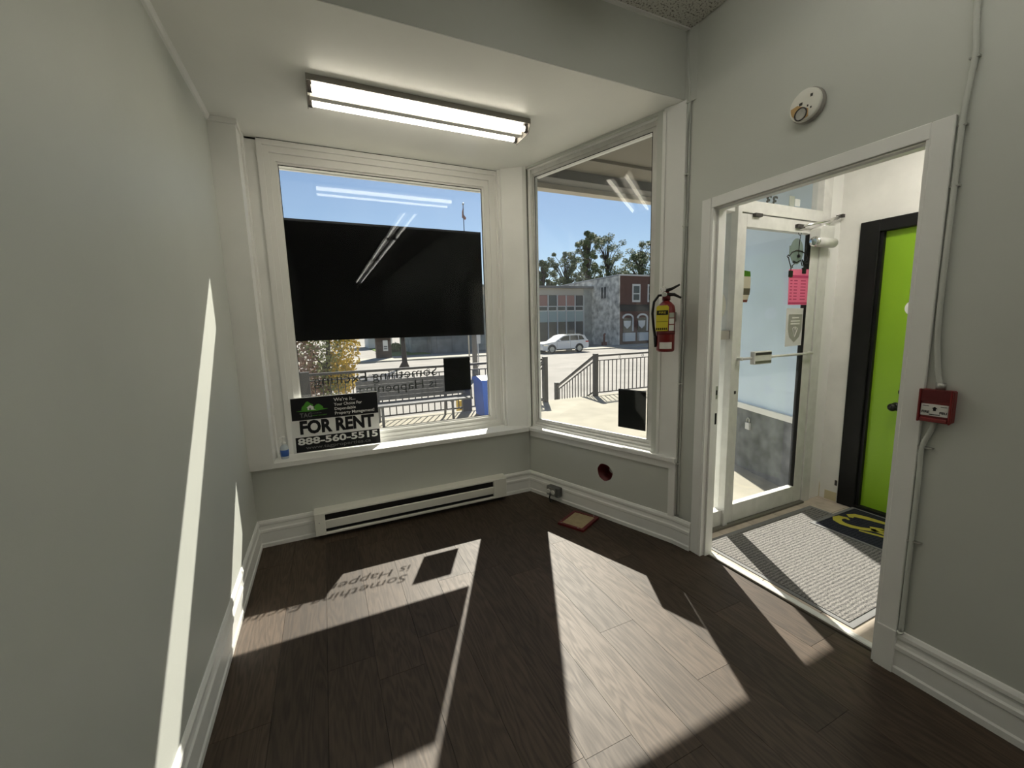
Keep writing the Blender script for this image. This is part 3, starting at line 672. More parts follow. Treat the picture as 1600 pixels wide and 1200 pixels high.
# fire alarm pull station
g = G('alarm_station', (2.06, .708, 1.095), 'red manual fire alarm call point on the wall beside the doorway', 'fire alarm')
def db(nm, y0_, y1_, z0_, z1_, xf, xb, m, bev=0): return g.box(nm, (xf, y0_, z0_), (xb, y1_, z1_), m, bev=bev)
db('back_box', .660, .754, 1.098, 1.220, 2.063, XD-.0005, 'red', .004)
db('side_rail', .660, .667, 1.096, 1.222, 2.052, 2.064, 'red', .002); db('side_rail', .747, .754, 1.096, 1.222, 2.052, 2.064, 'red', .002)
db('hood', .667, .747, 1.178, 1.220, 2.056, 2.064, 'darkred'); db('bottom_bar', .667, .747, 1.098, 1.114, 2.053, 2.064, 'red', .003)
lpl = db('lever_plate', .669, .745, 1.122, 1.166, 2.058, 2.064, 'paper')
Ma = frameM((2.0575, .742, 1.132), (0, -1, 0), (0, 0, 1))
if (Ma.to_3x3() @ Vector((0, 0, 1))).x > 0: Ma = Ma @ Matrix.Scale(1, 4)
g.add('print', text_words('FIRE', .012, Ma, .0003, width=.022, bold=.0004)[0], 'signblack', parent=lpl); g.add('print', text_words('FEU', .012, Ma @ Matrix.Translation((.05, 0, 0)), .0003, width=.020, bold=.0004)[0], 'signblack', parent=lpl)
g.add('print', MB().prism([(.028, .018), (.036, .026), (.044, .018), (.040, .018), (.040, .010), (.032, .010), (.032, .018)], 'z', 0, .0006, Ma), 'signblack')
g.add('print', MB().box((.022, -.006, 0), (.052, -.003, .0006), Ma), 'signblack')
for a in (.002, .052): g.add('print', MB().box((a, .026, 0), (a+.018, .028, .0006), Ma), 'signblack')

# armoured cable to the alarm
def cable(name, pts, r, label, rib=True):
    P = [Vector(p) for p in pts]; out = []
    for i in range(len(P)-1):
        p0, p1, p2, p3 = P[max(i-1, 0)], P[i], P[i+1], P[min(i+2, len(P)-1)]
        n_ = max(2, int((p2-p1).length/(.006 if rib else .04)))
        for k_ in range(n_):
            t = k_/n_; out.append(.5*((2*p1)+(p2-p0)*t+(2*p0-5*p1+4*p2-p3)*t*t+(3*p1-p0-3*p2+p3)*t**3))
    out.append(P[-1]); rad = [r*(1 if (k_ % 2 == 0 or not rib) else .82) for k_ in range(len(out))]
    return MB().tube(out, rad, 8)
g = G('armoured_cable', (2.08, .72, 1.22), 'grey ribbed cable running down the wall to the red call point', 'cable')
g.add('sheath', cable('c', ((2.084, .745, 3.17), (2.084, .730, 2.54), (2.084, .720, 2.37), (2.084, .731, 2.20), (2.084, .733, 1.975), (2.084, .733, 1.50), (2.084, .722, 1.32), (2.084, .705, 1.226)), .0095, ''), 'wall')
for z_, y_ in ((2.36, .721), (2.15, .732), (1.95, .733)): g.box('staple', (2.078, y_-.014, z_-.003), (XD, y_+.012, z_+.003), 'steel')
g.add('connector', MB().cyl((2.084, .705, 1.220), (2.084, .705, 1.245), .014, n=10), 'steel')
g = G('armoured_cable', (2.08, .74, .2), 'grey ribbed cable running from the red call point down to the baseboard', 'cable')
g.add('sheath', cable('c', ((2.084, .712, 1.096), (2.084, .718, 1.06), (2.084, .738, .985), (2.084, .737, .85), (2.084, .737, .5), (2.084, .737, .22), (2.076, .737, .197)), .0095, ''), 'wall')
for z_, y_ in ((.99, .737), (.60, .737)): g.box('staple', (2.078, y_-.030, z_-.003), (XD, y_+.012, z_+.003), 'steel')
cx_, cy_ = 2.072, 1.94
g = G('wall_conduit', (cx_, cy_, .2), 'thin painted conduit running up the corner beside the splayed window', 'conduit')
g.add('tube', cable('c', ((cx_, cy_+.008, 3.17), (cx_+.004, cy_, 2.95), (cx_+.008, cy_-.012, 2.82), (cx_, cy_+.012, 2.45), (cx_+.004, cy_-.004, 2.2), (cx_, cy_, 1.63), (cx_, cy_, 1.0), (cx_, cy_, .198)), .0075, '', False), 'wall')
g.add('tube', cable('c', ((cx_+.014, cy_-.012, 2.82), (cx_+.014, cy_-.014, 2.45), (cx_+.014, cy_-.012, 2.0), (cx_+.014, cy_-.014, 1.0), (cx_+.014, cy_-.014, .198)), .004, '', False), 'wall')
for z_ in (2.78, 2.38, 2.08, 1.1, .56): g.box('clip', (cx_-.008, cy_-.016, z_-.004), (cx_+.022, cy_+.008, z_+.004), 'wall')

# ================================================================== VESTIBULE
XV, YV = 3.71, 1.95
vf = struct(box('floor_entry', (2.15, .5, -.12), (XV+.05, 2.03, -.008), 'grout'))
for i in range(6):
    for j in range(6):
        a = 2.152+i*.305; b = 2.005-(j+1)*.305
        if a > XV or b < .45: continue
        o = box('floor_tile', (a+.002, max(b, .5)+.002, -.02), (min(a+.305, XV+.03)-.002, b+.303, 0), 'tile'); o.parent = vf
wv = struct(box('wall_entry', (XV, .4, -.05), (XV+.14, .60, 2.9), 'vestwall'))
o = box('wall_section', (XV, 1.78, -.05), (XV+.14, 2.05, 2.9), 'vestwall'); o.parent = wv; o = box('wall_section', (XV, .60, 2.18), (XV+.14, 1.78, 2.9), 'vestwall'); o.parent = wv
o = box('bare_patch', (XV-.002, 1.80, .0), (XV+.001, 1.885, .075), 'patch'); o.parent = wv
o = box('wall_gouge', (XV-.0015, 1.80, .135), (XV+.001, 1.818, .18), 'plate'); o.parent = wv
o = MB().prism([(1.925, .0), (1.955, .0), (1.955, .30), (1.94, .2), (1.925, .1)], 'x', XV-.0015, XV+.001).build('stain', 'patch'); o.parent = wv
struct(box('wall_entry_near', (2.185, .40, -.05), (XV+.1, .5, 2.9), 'vestwall'))
struct(box('ceiling_entry', (2.185, .4, 2.75), (XV+.14, 2.03, 3.4), 'vestwall'))
g = G('fill_dome', (2.95, 1.15, 2.75), 'added round white fill lamp on the unseen entry ceiling', 'added fill lamp')  # added out of view to brighten the entry walls; no lamp known here
g.add('shade', MB().lathe([(.004, -.085), (.06, -.075), (.11, -.05), (.14, -.012)], Matrix.Translation((2.95, 1.15, 2.75)), 24), 'fillentry'); g.add('base', MB().lathe([(.15, -.014), (.155, -.0005)], Matrix.Translation((2.95, 1.15, 2.75)), 24), 'white')
# green door
d2 = G('door_2', (XV, 1.2, 0), structure=True)
d2.box('frame_post', (XV-.022, 1.665, 0), (XV+.05, 1.785, 2.185), 'blackpaint', bev=.004); d2.box('frame_post', (XV-.022, .60, 0), (XV+.05, .70, 2.185), 'blackpaint', bev=.004)
d2.box('frame_head', (XV-.022, .70, 2.10), (XV+.05, 1.665, 2.185), 'blackpaint', bev=.004)
d2.box('frame_stop', (XV+.0, 1.645, .03), (XV+.04, 1.666, 2.10), 'blackpaint')
d2.box('sill_strip', (XV-.02, .70, 0), (XV+.06, 1.665, .03), 'blackpaint')
d2.box('leaf', (XV+.03, .70, .03), (XV+.075, 1.660, 2.10), 'lime')
kn = MB().lathe([(.030, 0), (.030, .008), (.012, .010), (.012, .035), (.026, .042), (.028, .058), (.018, .070), (.004, .074)], frameM((XV+.031, 1.49, .845), (0, 1, 0), (0, 0, -1)) if False else Matrix.Translation((XV+.031, 1.49, .845)) @ Matrix.Rotation(-PI/2, 4, 'Y'), 18)
ko = d2.add('knob', kn, 'black'); d2.add('key', MB().box((XV-.07, 1.486, .838), (XV-.042, 1.494, .850)), 'plate', parent=ko)
d2.box('lock_plate', (XV+.022, 1.44, .80), (XV+.031, 1.47, .895), 'black')
d2.add('deadbolt', MB().lathe([(.028, 0), (.028, .012), (.018, .018), (.018, .03)], Matrix.Translation((XV+.031, 1.455, .955)) @ Matrix.Rotation(-PI/2, 4, 'Y'), 16), 'black')
d2.add('sticker', MB().lathe([(.055, 0), (.055, .002)], Matrix.Translation((XV+.031, 1.445, 1.55)) @ Matrix.Rotation(-PI/2, 4, 'Y'), 20), 'signwhite')
# street door of aluminium with sidelight and transom
e = G('door_1', (3.03, YV, 0), structure=True)
def eb(nm, x0_, x1_, z0_, z1_, m='alum', ya=1.935, yb=1.995, bev=.002): return e.box(nm, (x0_, ya, z0_), (x1_, yb, z1_), m, bev=bev)
eb('frame_post', 2.186, 2.27, 0, 2.75); eb('mullion', 2.530, 2.570, 0, 2.75, ya=1.915, yb=2.005); eb('frame_post', 3.455, 3.56, 0, 2.75, ya=1.92, yb=2.005); eb('frame_cover', 3.56, 3.712, 0, 2.75, 'white', ya=1.93)
eb('transom_bar', 2.570, 3.46, 2.205, 2.285, ya=1.92, yb=2.005); eb('transom_bar', 2.27, 2.530, 2.205, 2.285); eb('head', 2.27, 3.46, 2.66, 2.75)
eb('threshold', 2.27, 3.46, 0, .018, 'alumdark', ya=1.90, yb=2.01); eb('sidelight_rail', 2.27, 2.530, .0, .13); eb('sidelight_rail', 2.27, 2.530, 1.37, 1.43, 'fixture')
eb('stile', 2.575, 2.636, .02, 2.20, ya=1.928, yb=1.972); eb('stile', 3.355, 3.451, .02, 2.20, ya=1.928, yb=1.972)
eb('bottom_rail', 2.636, 3.355, .02, .155, ya=1.928, yb=1.972); eb('top_rail', 2.636, 3.355, 2.115, 2.20, ya=1.928, yb=1.972)
eb('gasket', 3.347, 3.357, .155, 2.115, 'shadowgap', ya=1.931, yb=1.969, bev=0); eb('gasket', 3.451, 3.455, .02, 2.20, 'shadowgap', ya=1.94, yb=1.97, bev=0); eb('gasket', 2.570, 2.575, .02, 2.20, 'shadowgap', ya=1.94, yb=1.97, bev=0)
eb('pane', 2.632, 3.359, .15, 2.118, 'glassdoor', ya=1.948, yb=1.952, bev=0); eb('pane', 2.266, 2.534, .12, 2.21, 'glassdoor', ya=1.963, yb=1.967, bev=0); eb('pane', 2.568, 3.457, 2.28, 2.665, 'glassdoor', ya=1.963, yb=1.967, bev=0); eb('pane', 2.266, 2.534, 2.28, 2.665, 'glassdoor', ya=1.963, yb=1.967, bev=0)
e.add('push_bar', MB().cyl((2.61, 1.895, 1.232), (3.41, 1.895, 1.232), .009, n=10), 'alum'); 
for x_ in (2.61, 3.41): e.add('bar_mount', MB().cyl((x_, 1.93, 1.232), (x_, 1.89, 1.232), .012, n=10), 'alum')
pp_ = e.box('paddle', (2.705, 1.868, 1.188), (2.888, 1.905, 1.278), 'alum', bev=.004)
e.box('paddle_strip', (2.712, 1.866, 1.252), (2.881, 1.869, 1.270), 'plate', parent=pp_); e.box('paddle_strip', (2.712, 1.866, 1.196), (2.881, 1.869, 1.212), 'alumdark', parent=pp_)
# closer
e.add('closer_body', MB().prism([(3.33, 2.06), (3.33, 2.14), (3.37, 2.165), (3.50, 2.165), (3.50, 2.06)], 'y', 1.855, 1.928), 'alum')
e.add('closer_cylinder', MB().cyl((3.31, 1.875, 2.05), (3.53, 1.875, 2.05), .035, n=16), 'alum'); e.add('closer_cap', MB().lathe([(.036, 0), (.036, .012), (.018, .016)], Matrix.Translation((3.311, 1.875, 2.05)) @ Matrix.Rotation(-PI/2, 4, 'Y'), 16), 'chrome')
e.add('closer_arm', MB().tube([(3.20, 1.915, 2.155), (3.42, 1.86, 2.20), (3.655, 1.90, 2.262)], .008, 8), 'chrome'); e.add('closer_arm', MB().tube([(3.40, 1.885, 2.165), (3.53, 1.885, 2.21), (3.655, 1.90, 2.258)], .008, 8), 'chrome')
e.box('arm_bracket', (3.15, 1.905, 2.145), (3.23, 1.93, 2.168), 'plate'); e.box('arm_bracket', (3.645, 1.885, 2.25), (3.675, 1.935, 2.272), 'plate'); e.box('door_catch', (2.69, 1.905, 2.185), (2.76, 1.93, 2.205), 'plate')
e.box('keyhole', (2.59, 1.924, .985), (2.606, 1.929, 1.005), 'plate')
# stickers, signs and the hanging hours card on the street door
Mx = frameM((3.005, 1.9675, 2.288), (-1, 0, 0), (0, 0, 1))
tag(text_words('33', .095, Mx, .0006, width=.125, bold=.003, gap=.5)[0].build('house_number', 'letterfilm'), 'dark mirrored street number on the transom glass', 'number')
g = G('faded_sticker', (3.22, 1.969, 2.30), 'faded cream and grey sticker on the transom glass', 'sticker'); g.box('sheet', (3.13, 1.968, 2.305), (3.19, 1.9695, 2.375), 'sage'); g.box('sheet', (3.195, 1.968, 2.31), (3.255, 1.9695, 2.36), 'paper')
g = G('door_sticker', (2.67, 1.946, 1.62), 'green and beige sticker with a photo, at the edge of the street door glass', 'sticker')
yf = 1.9465
g.add('sheet', MB().prism([(2.633, 1.62), (2.700, 1.62), (2.726, 1.69), (2.728, 1.76), (2.718, 1.83), (2.633, 1.836)], 'y', yf-.001, yf), 'beigesheet')
g.add('green_band', MB().prism([(2.633, 1.795), (2.7245, 1.795), (2.718, 1.83), (2.633, 1.836)], 'y', yf-.0016, yf-.001), 'greensheet'); g.add('photo', MB().prism([(2.633, 1.67), (2.721, 1.67), (2.727, 1.715), (2.633, 1.715)], 'y', yf-.0016, yf-.001), 'photobrown')
g.add('red_band', MB().prism([(2.633, 1.621), (2.700, 1.621), (2.706, 1.638), (2.633, 1.636)], 'y', yf-.0016, yf-.001), 'darkred')
g = G('shield_sticker', (3.26, 1.946, 1.285), 'white sheet with a grey shield emblem on the street door glass', 'sticker')
g.add('sheet', MB().prism([(3.150, 1.29), (3.365, 1.295), (3.350, 1.575), (3.145, 1.575)], 'y', yf-.001, yf), 'whitesheet')
g.add('shield', MB().prism([(3.175, 1.53), (3.335, 1.53), (3.338, 1.42), (3.315, 1.36), (3.255, 1.32), (3.195, 1.36), (3.172, 1.42)], 'y', yf-.0018, yf-.001), 'greysheet')
for z_, a, b in ((1.50, 3.215, 3.295), (1.475, 3.20, 3.31), (1.455, 3.20, 3.31)): g.box('print', (a, yf-.0025, z_), (b, yf-.0018, z_+.010), 'paper')
g.add('print', MB().tube([(3.255, yf-.003, 1.36), (3.235, yf-.003, 1.40), (3.225, yf-.003, 1.425), (3.245, yf-.003, 1.435), (3.255, yf-.003, 1.41), (3.265, yf-.003, 1.435), (3.285, yf-.003, 1.425), (3.275, yf-.003, 1.40), (3.255, yf-.003, 1.36)], .003, 6, False), 'paper')
yh = 1.930
g = G('hours_card', (3.24, yh, 1.60), 'pink printed card hanging by black clips from a pig-shaped wire', 'hanging card')
g.add('card', MB().prism([(3.130, 1.60), (3.358, 1.60), (3.352, 1.862), (3.118, 1.855)], 'y', yh, yh+.0015), 'pinksheet')
g.box('print', (3.128, yh-.0008, 1.795), (3.35, yh, 1.815), 'pinkdark'); g.box('print', (3.134, yh-.0008, 1.605), (3.352, yh, 1.618), 'pinkdark')
for i, day in enumerate(('SU', 'MO', 'TU', 'WE', 'TH', 'FR', 'SA')):
    z_ = 1.772-i*.0225
    g.box('print', (3.14, yh-.0008, z_), (3.165, yh, z_+.007), 'pinkdark'); g.box('print', (3.185, yh-.0008, z_), (3.225, yh, z_+.007), 'pinkdark'); g.box('print', (3.265, yh-.0008, z_), (3.325, yh, z_+.007), 'pinkdark')
g.box('clip', (3.118, yh-.006, 1.80), (3.155, yh+.004, 1.845), 'black'); g.box('clip', (3.27, yh-.006, 1.828), (3.31, yh+.004, 1.870), 'black')
g.add('plate', MB().prism([(3.20+.075*math.cos(a)*(1 if math.cos(a) > -.9 else 1.1), 1.985+.092*math.sin(a)) for a in [2*PI*i/24 for i in range(24)]], 'y', yh+.004, yh+.006), 'pigplate')
g.box('plate', (3.115, yh+.0035, 1.955), (3.145, yh+.0065, 2.02), 'pigplate')
wr = .0035
pig = [(3.095, 1.935), (3.085, 1.945), (3.098, 1.955), (3.11, 1.945), (3.14, 1.975), (3.19, 1.992), (3.25, 1.988), (3.305, 1.968), (3.325, 1.945), (3.315, 1.925)]
g.add('wire', MB().tube([(a, yh, b) for a, b in pig], wr, 6), 'black')
g.add('wire', MB().tube([(a, yh, b) for a, b in ((3.10, 1.94), (3.115, 1.905), (3.14, 1.865), (3.155, 1.868), (3.148, 1.882), (3.168, 1.89), (3.172, 1.90), (3.155, 1.905), (3.16, 1.915), (3.20, 1.905), (3.245, 1.925), (3.265, 1.885), (3.285, 1.885), (3.275, 1.905), (3.26, 1.928), (3.30, 1.900), (3.33, 1.905))], wr, 6), 'black')
for a, b in ((3.137, 1.845), (3.292, 1.870)): g.add('wire', MB().tube([(a, yh, b), (a, yh, b+.03)], wr, 6), 'black')
g.add('wire', MB().tube([(3.215, yh, 1.95), (3.218, yh, 2.05), (3.225, yh, 2.10)], .002, 6), 'black'); g.add('wire', MB().torus((3.215, yh, 2.115), .016, .002, Matrix.Rotation(PI/2, 3, 'X')), 'black')
g.add('bead', MB().lathe([(.002, 0), (.010, .006), (.010, .022), (.002, .028)], Matrix.Translation((3.213, yh-.004, 1.937)), 10), 'black')
g = G('sidelight_sticker', (2.42, 1.966, 1.5), 'round grey sticker on the narrow sidelight glass', 'sticker'); g.add('sheet', MB().lathe([(.11, 0), (.11, .0015)], Matrix.Translation((2.40, 1.9625, 1.60)) @ Matrix.Rotation(PI/2, 4, 'X'), 28), 'sage')
# entrance mats
g = G('entrance_mat', (2.83, 1.4, 0), 'grey ribbed entrance mat with a plain edge in the doorway', 'mat')
MX0, MX1, MY0, MY1 = 2.215, 3.445, .955, 1.845
mb = MB(); 
for a, b in (((MX0, MY0), (MX1, MY0+.03)), ((MX0, MY1-.03), (MX1, MY1)), ((MX0, MY0+.03), (MX0+.025, MY1-.03)), ((MX1-.03, MY0+.03), (MX1, MY1-.03))): mb.box((a[0], a[1], .0005), (b[0], b[1], .005))
g.add('border', mb, 'matborder'); g.box('pile', (MX0+.025, MY0+.03, .0005), (MX1-.03, MY1-.03, .008), 'ribpile')
g = G('logo_mat', (3.4, 1.3, .009), 'dark navy mat with yellow script lettering in front of the green door', 'mat')
LX0, LX1, LY0, LY1 = 3.135, 3.685, .72, 1.672
mb = MB()
for a, b in (((LX0, LY0), (LX1, LY0+.025)), ((LX0, LY1-.025), (LX1, LY1)), ((LX0, LY0+.025), (LX0+.022, LY1-.025)), ((LX1-.022, LY0+.025), (LX1, LY1-.025))): mb.box((a[0], a[1], .0085), (b[0], b[1], .0125))
g.add('border', mb, 'matborder'); g.box('pile', (LX0+.022, LY0+.025, .0085), (LX1-.022, LY1-.025, .0145), 'navypile')
def stroke(pts, ws):
    """flat brush stroke on the mat"""
    P = [Vector((*p, .0148)) for p in pts]; mb = MB(); L = []
    for i in range(len(P)):
        t = (P[min(i+1, len(P)-1)]-P[max(i-1, 0)]).normalized(); nn = Vector((-t.y, t.x, 0)); L.append((mb.bm.verts.new(P[i]+nn*ws[i]), mb.bm.verts.new(P[i]-nn*ws[i])))
    for i in range(len(P)-1): mb.bm.faces.new((L[i][0], L[i][1], L[i+1][1], L[i+1][0]))
    return mb
g.add('lettering', stroke([(3.415, 1.560), (3.430, 1.585), (3.415, 1.612), (3.375, 1.618), (3.335, 1.595), (3.315, 1.550), (3.320, 1.500), (3.345, 1.450), (3.40, 1.39), (3.47, 1.33), (3.56, 1.25)], [.006, .018, .026, .028, .028, .026, .024, .022, .022, .024, .02]), 'yellowpile')
g.add('lettering', stroke([(3.47, 1.575), (3.50, 1.595), (3.535, 1.575), (3.555, 1.52), (3.57, 1.44), (3.585, 1.36), (3.60, 1.28)], [.012, .026, .032, .03, .024, .02, .02]), 'yellowpile')
g.add('lettering', stroke([(3.300, 1.445), (3.315, 1.40), (3.335, 1.34), (3.350, 1.28), (3.36, 1.2)], [.010, .013, .014, .014, .012]), 'yellowpile')
g.add('lettering', stroke([(3.455, 1.285), (3.440, 1.33), (3.450, 1.385), (3.425, 1.425), (3.390, 1.40), (3.385, 1.34), (3.400, 1.27), (3.41, 1.2)], [.009, .011, .016, .017, .017, .015, .013, .01]), 'yellowpile')

# ================================================================== OUTSIDE
# entry alcove
struct(box('ceiling_alcove', (1.7, 1.99, 2.86), (4.9, 3.455, 3.4), 'soffit'))
o = struct(box('trim_5', (1.76, 3.36, 2.712), (4.6, 3.455, 3.4), 'fascia')); 
struct(box('trim_6', (1.78, 3.22, 2.755), (4.5, 3.361, 2.862), 'beam')); struct(box('trim_7', (1.80, 2.98, 2.835), (4.4, 3.22, 2.862), 'soffit'))
mb = MB(); cbox(mb, (.0, .162, 2.74), (1.2, .19, 2.775)); struct(mb.build('trim_8', 'white'))
struct(box('wall_transom', (2.2, 1.94, 2.75), (3.85, 2.03, 3.4), 'facade'))
ar = Vector((3.575, 1.96, 0)); ax_ = Vector((.3316, .9434, 0)); an = Vector((-.9434, .3316, 0))       # neighbour's splayed shop window: X outwards along it, Y towards the alcove
MR = Matrix(((ax_.x, an.x, 0, ar.x), (ax_.y, an.y, 0, ar.y), (0, 0, 1, 0), (0, 0, 0, 1)))
nw = G('wall_neighbour', ar, structure=True)
nw.add('stone_base', MB().box((.04, -.16, -.2), (1.70, -.012, .60), MR), 'stonebase'); nw.add('sill', MB().box((.04, -.16, .60), (1.70, .015, .655), MR), 'vinyl')
nw.add('window_blind', MB().box((.06, -.14, .655), (1.66, -.02, 2.86), MR), 'skytint'); nw.add('window_post', MB().box((1.62, -.16, .655), (1.72, .01, 2.9), MR), 'fascia')
nw.box('facade_wall', (4.14, 3.40, -.3), (9.0, 3.56, 3.4), 'facade')
g = G('padlock', MR @ Vector((.80, 0, .42)), 'small pale padlock on the dark stone base in the entry', 'padlock')
g.add('body', MB().box((.73, -.0125, .40), (.79, .012, .47), MR, .004), 'signpost'); g.add('shackle', MB().tube([MR @ Vector(v) for v in ((.742, 0, .47), (.742, 0, .505), (.760, 0, .522), (.778, 0, .505), (.778, 0, .47))], .006, 8), 'steel')
struct(box('wall_front', (-9, 3.40, -.3), (XA-.14, 3.56, 3.4), 'facade'))
# porch slab and steps
pg = MB(); prof = [(1.99, -.02), (7.52, -.10), (7.52, -1.1), (1.99, -1.1)]; pg.prism(prof, 'x', 2.2, 3.62)
po = MB().prism([(3.40, -.04), (7.52, -.10), (7.52, -1.1), (3.40, -1.1)], 'x', -9, 14).build('pavement', 'concrete'); po['kind'] = 'structure'
pa = MB(); pa.prism([(1.99, -.02), (3.402, -.0403), (3.402, -.5), (1.99, -.5)], 'x', 1.75, 4.2); o = pa.build('alcove_slab', 'concrete'); o.parent = po
for i in range(5):
    o = box('step', (4.1, 7.52+.30*i, -1.1), (5.45, 7.52+.30*(i+1), -.10-.17*(i+1)), 'concrete'); o.parent = po
struct(box('street', (-60, 7.5, -1.3), (120, 140, -1.0), 'asphalt'))
struct(box('sidewalk_near', (-60, 9.0, -1.0), (120, 11.5, -.93), 'sidewalk')); struct(box('sidewalk_far', (-60, 33.0, -1.0), (120, 37.0, -.9), 'sidewalk'))

# railings: every baluster its own part
def railing(x0_, x1_, y_, label, posts=True, slope=None):
    zt = .80; g = G('porch_railing', ((x0_+x1_)/2, y_, -.1), label, 'railing')
    for px_ in (x0_, x1_): g.box('post', (px_-.045, y_-.045, -.10), (px_+.045, y_+.045, .85), 'railing')
    g.box('top_rail', (x0_, y_-.03, .78), (x1_, y_+.03, .82), 'railing'); g.box('middle_rail', (x0_, y_-.012, .685), (x1_, y_+.012, .705), 'railing'); g.box('bottom_rail', (x0_, y_-.015, -.035), (x1_, y_+.015, -.010), 'railing')
    n_ = int((x1_-x0_)/.115); me = MB().box((-.008, -.008, 0), (.008, .008, .70)).build('baluster', 'railing'); md = me.data; D.objects.remove(me)
    for i in range(1, n_):
        o = D.objects.new('baluster', md); COL.objects.link(o); o.parent = g.r; o.location = (x0_+(x1_-x0_)*i/n_-g.r.location.x, 0, -.012+.1)
    k_ = max(2, int((x1_-x0_)/.62))
    for i in range(1, k_): g.add('scroll_ring', MB().torus((x0_+(x1_-x0_)*i/k_, y_, .742), .028, .005, Matrix.Rotation(PI/2, 3, 'X'), 14, 5), 'railing')
    return g
railing(-2.35, -.40, 7.42, 'black porch railing section behind the yellow-leaved tree and FOR RENT board')
railing(-.31, 2.36, 7.42, 'long black porch railing section directly behind the wooden bench')
railing(2.45, 4.14, 7.42, 'black porch railing section between the blue bin and the porch steps')
railing(5.42, 8.1, 7.42, 'black porch railing section on the far side of the porch steps')
railing(8.2, 10.8, 7.42, 'black porch railing section at the far end beyond the step railings')
def stair_rail(x_, label):
    g = G('step_railing', (x_, 7.5, -.1), label, 'railing'); ya, yb, za, zb_ = 7.47, 9.05, .80, -.06
    def sl(z, h): 
        return MB().prism([(ya, za+z), (yb, zb_+z), (yb, zb_+z-h), (ya, za+z-h)], 'x', x_-.03, x_+.03)
    g.add('top_rail', sl(.0, .045), 'railing'); g.add('middle_rail', MB().prism([(ya, za-.115), (yb, zb_-.115), (yb, zb_-.14), (ya, za-.14)], 'x', x_-.012, x_+.012), 'railing'); g.add('bottom_rail', MB().prism([(ya, za-.80), (yb, zb_-.80), (yb, zb_-.83), (ya, za-.83)], 'x', x_-.015, x_+.015), 'railing')
    g.box('post', (x_-.045, 9.03, -.95), (x_+.045, 9.12, .02), 'railing')
    for i in range(1, 13):
        t = i/13; y_ = ya+(yb-ya)*t; z_ = za+(zb_-za)*t; g.box('baluster', (x_-.008, y_-.008, z_-.81), (x_+.008, y_+.008, z_-.12), 'railing')
stair_rail(4.17, 'sloping black handrail down the near side of the porch steps'); stair_rail(5.40, 'sloping black handrail down the far side of the porch steps')

# bench with its back to the railing
g = G('park_bench', (1.4, 7.05, -.1), 'grey slatted bench with a wide back standing in front of the porch railing', 'bench')
BX0, BX1 = .42, 2.30
for i in range(5):
    z_ = .300+.070*i; y_ = 7.19+.012*i; g.add('back_slat', MB().box((BX0, y_, z_), (BX1, y_+.025, z_+.066)), 'benchslat')
for i in range(4):
    y_ = 6.72+.105*i; g.box('seat_slat', (BX0, y_, .255), (BX1, y_+.095, .285), 'benchslat', bev=.004)
for x_ in (BX0+.35, BX1-.36):
    g.add('leg', MB().tube([(x_, 6.76, -.088), (x_, 6.78, .255)], .022, 8), 'benchmetal'); g.add('leg', MB().tube([(x_, 7.30, -.088), (x_, 7.24, .20), (x_, 7.285, .60)], .022, 8), 'benchmetal')
    g.box('seat_bearer', (x_-.02, 6.75, .225), (x_+.02, 7.18, .256), 'benchmetal')
for x_ in (BX0+.02, BX1-.02): g.add('arm_rest', MB().tube([(x_, 6.76, .25), (x_, 6.76, .46), (x_, 7.0, .48), (x_, 7.22, .47)], .018, 8), 'benchmetal')
# blue bin and yellow box
g = G('blue_bin', (2.68, 6.85, -.1), 'bright blue recycling bin standing beside the bench on the porch', 'bin')
g.add('body', MB().prism([(2.47, -.092), (2.98, -.092), (3.0, .55), (2.44, .55)], 'y', 6.62, 7.08), 'blue'); g.add('lid', MB().prism([(6.60, .55), (7.10, .55), (7.10, .60), (6.85, .64), (6.60, .58)], 'x', 2.42, 3.02), 'blue')
g.box('opening', (2.55, 6.597, .46), (2.90, 6.622, .53), 'plate')
g = G('yellow_box', (2.88, 9.3, -.93), 'small yellow box on the sidewalk seen behind the porch railing', 'box'); g.box('body', (2.78, 9.2, -.926), (2.99, 9.42, -.22), 'yellow', bev=.01); g.box('slot', (2.81, 9.195, -.42), (2.96, 9.202, -.36), 'plate')

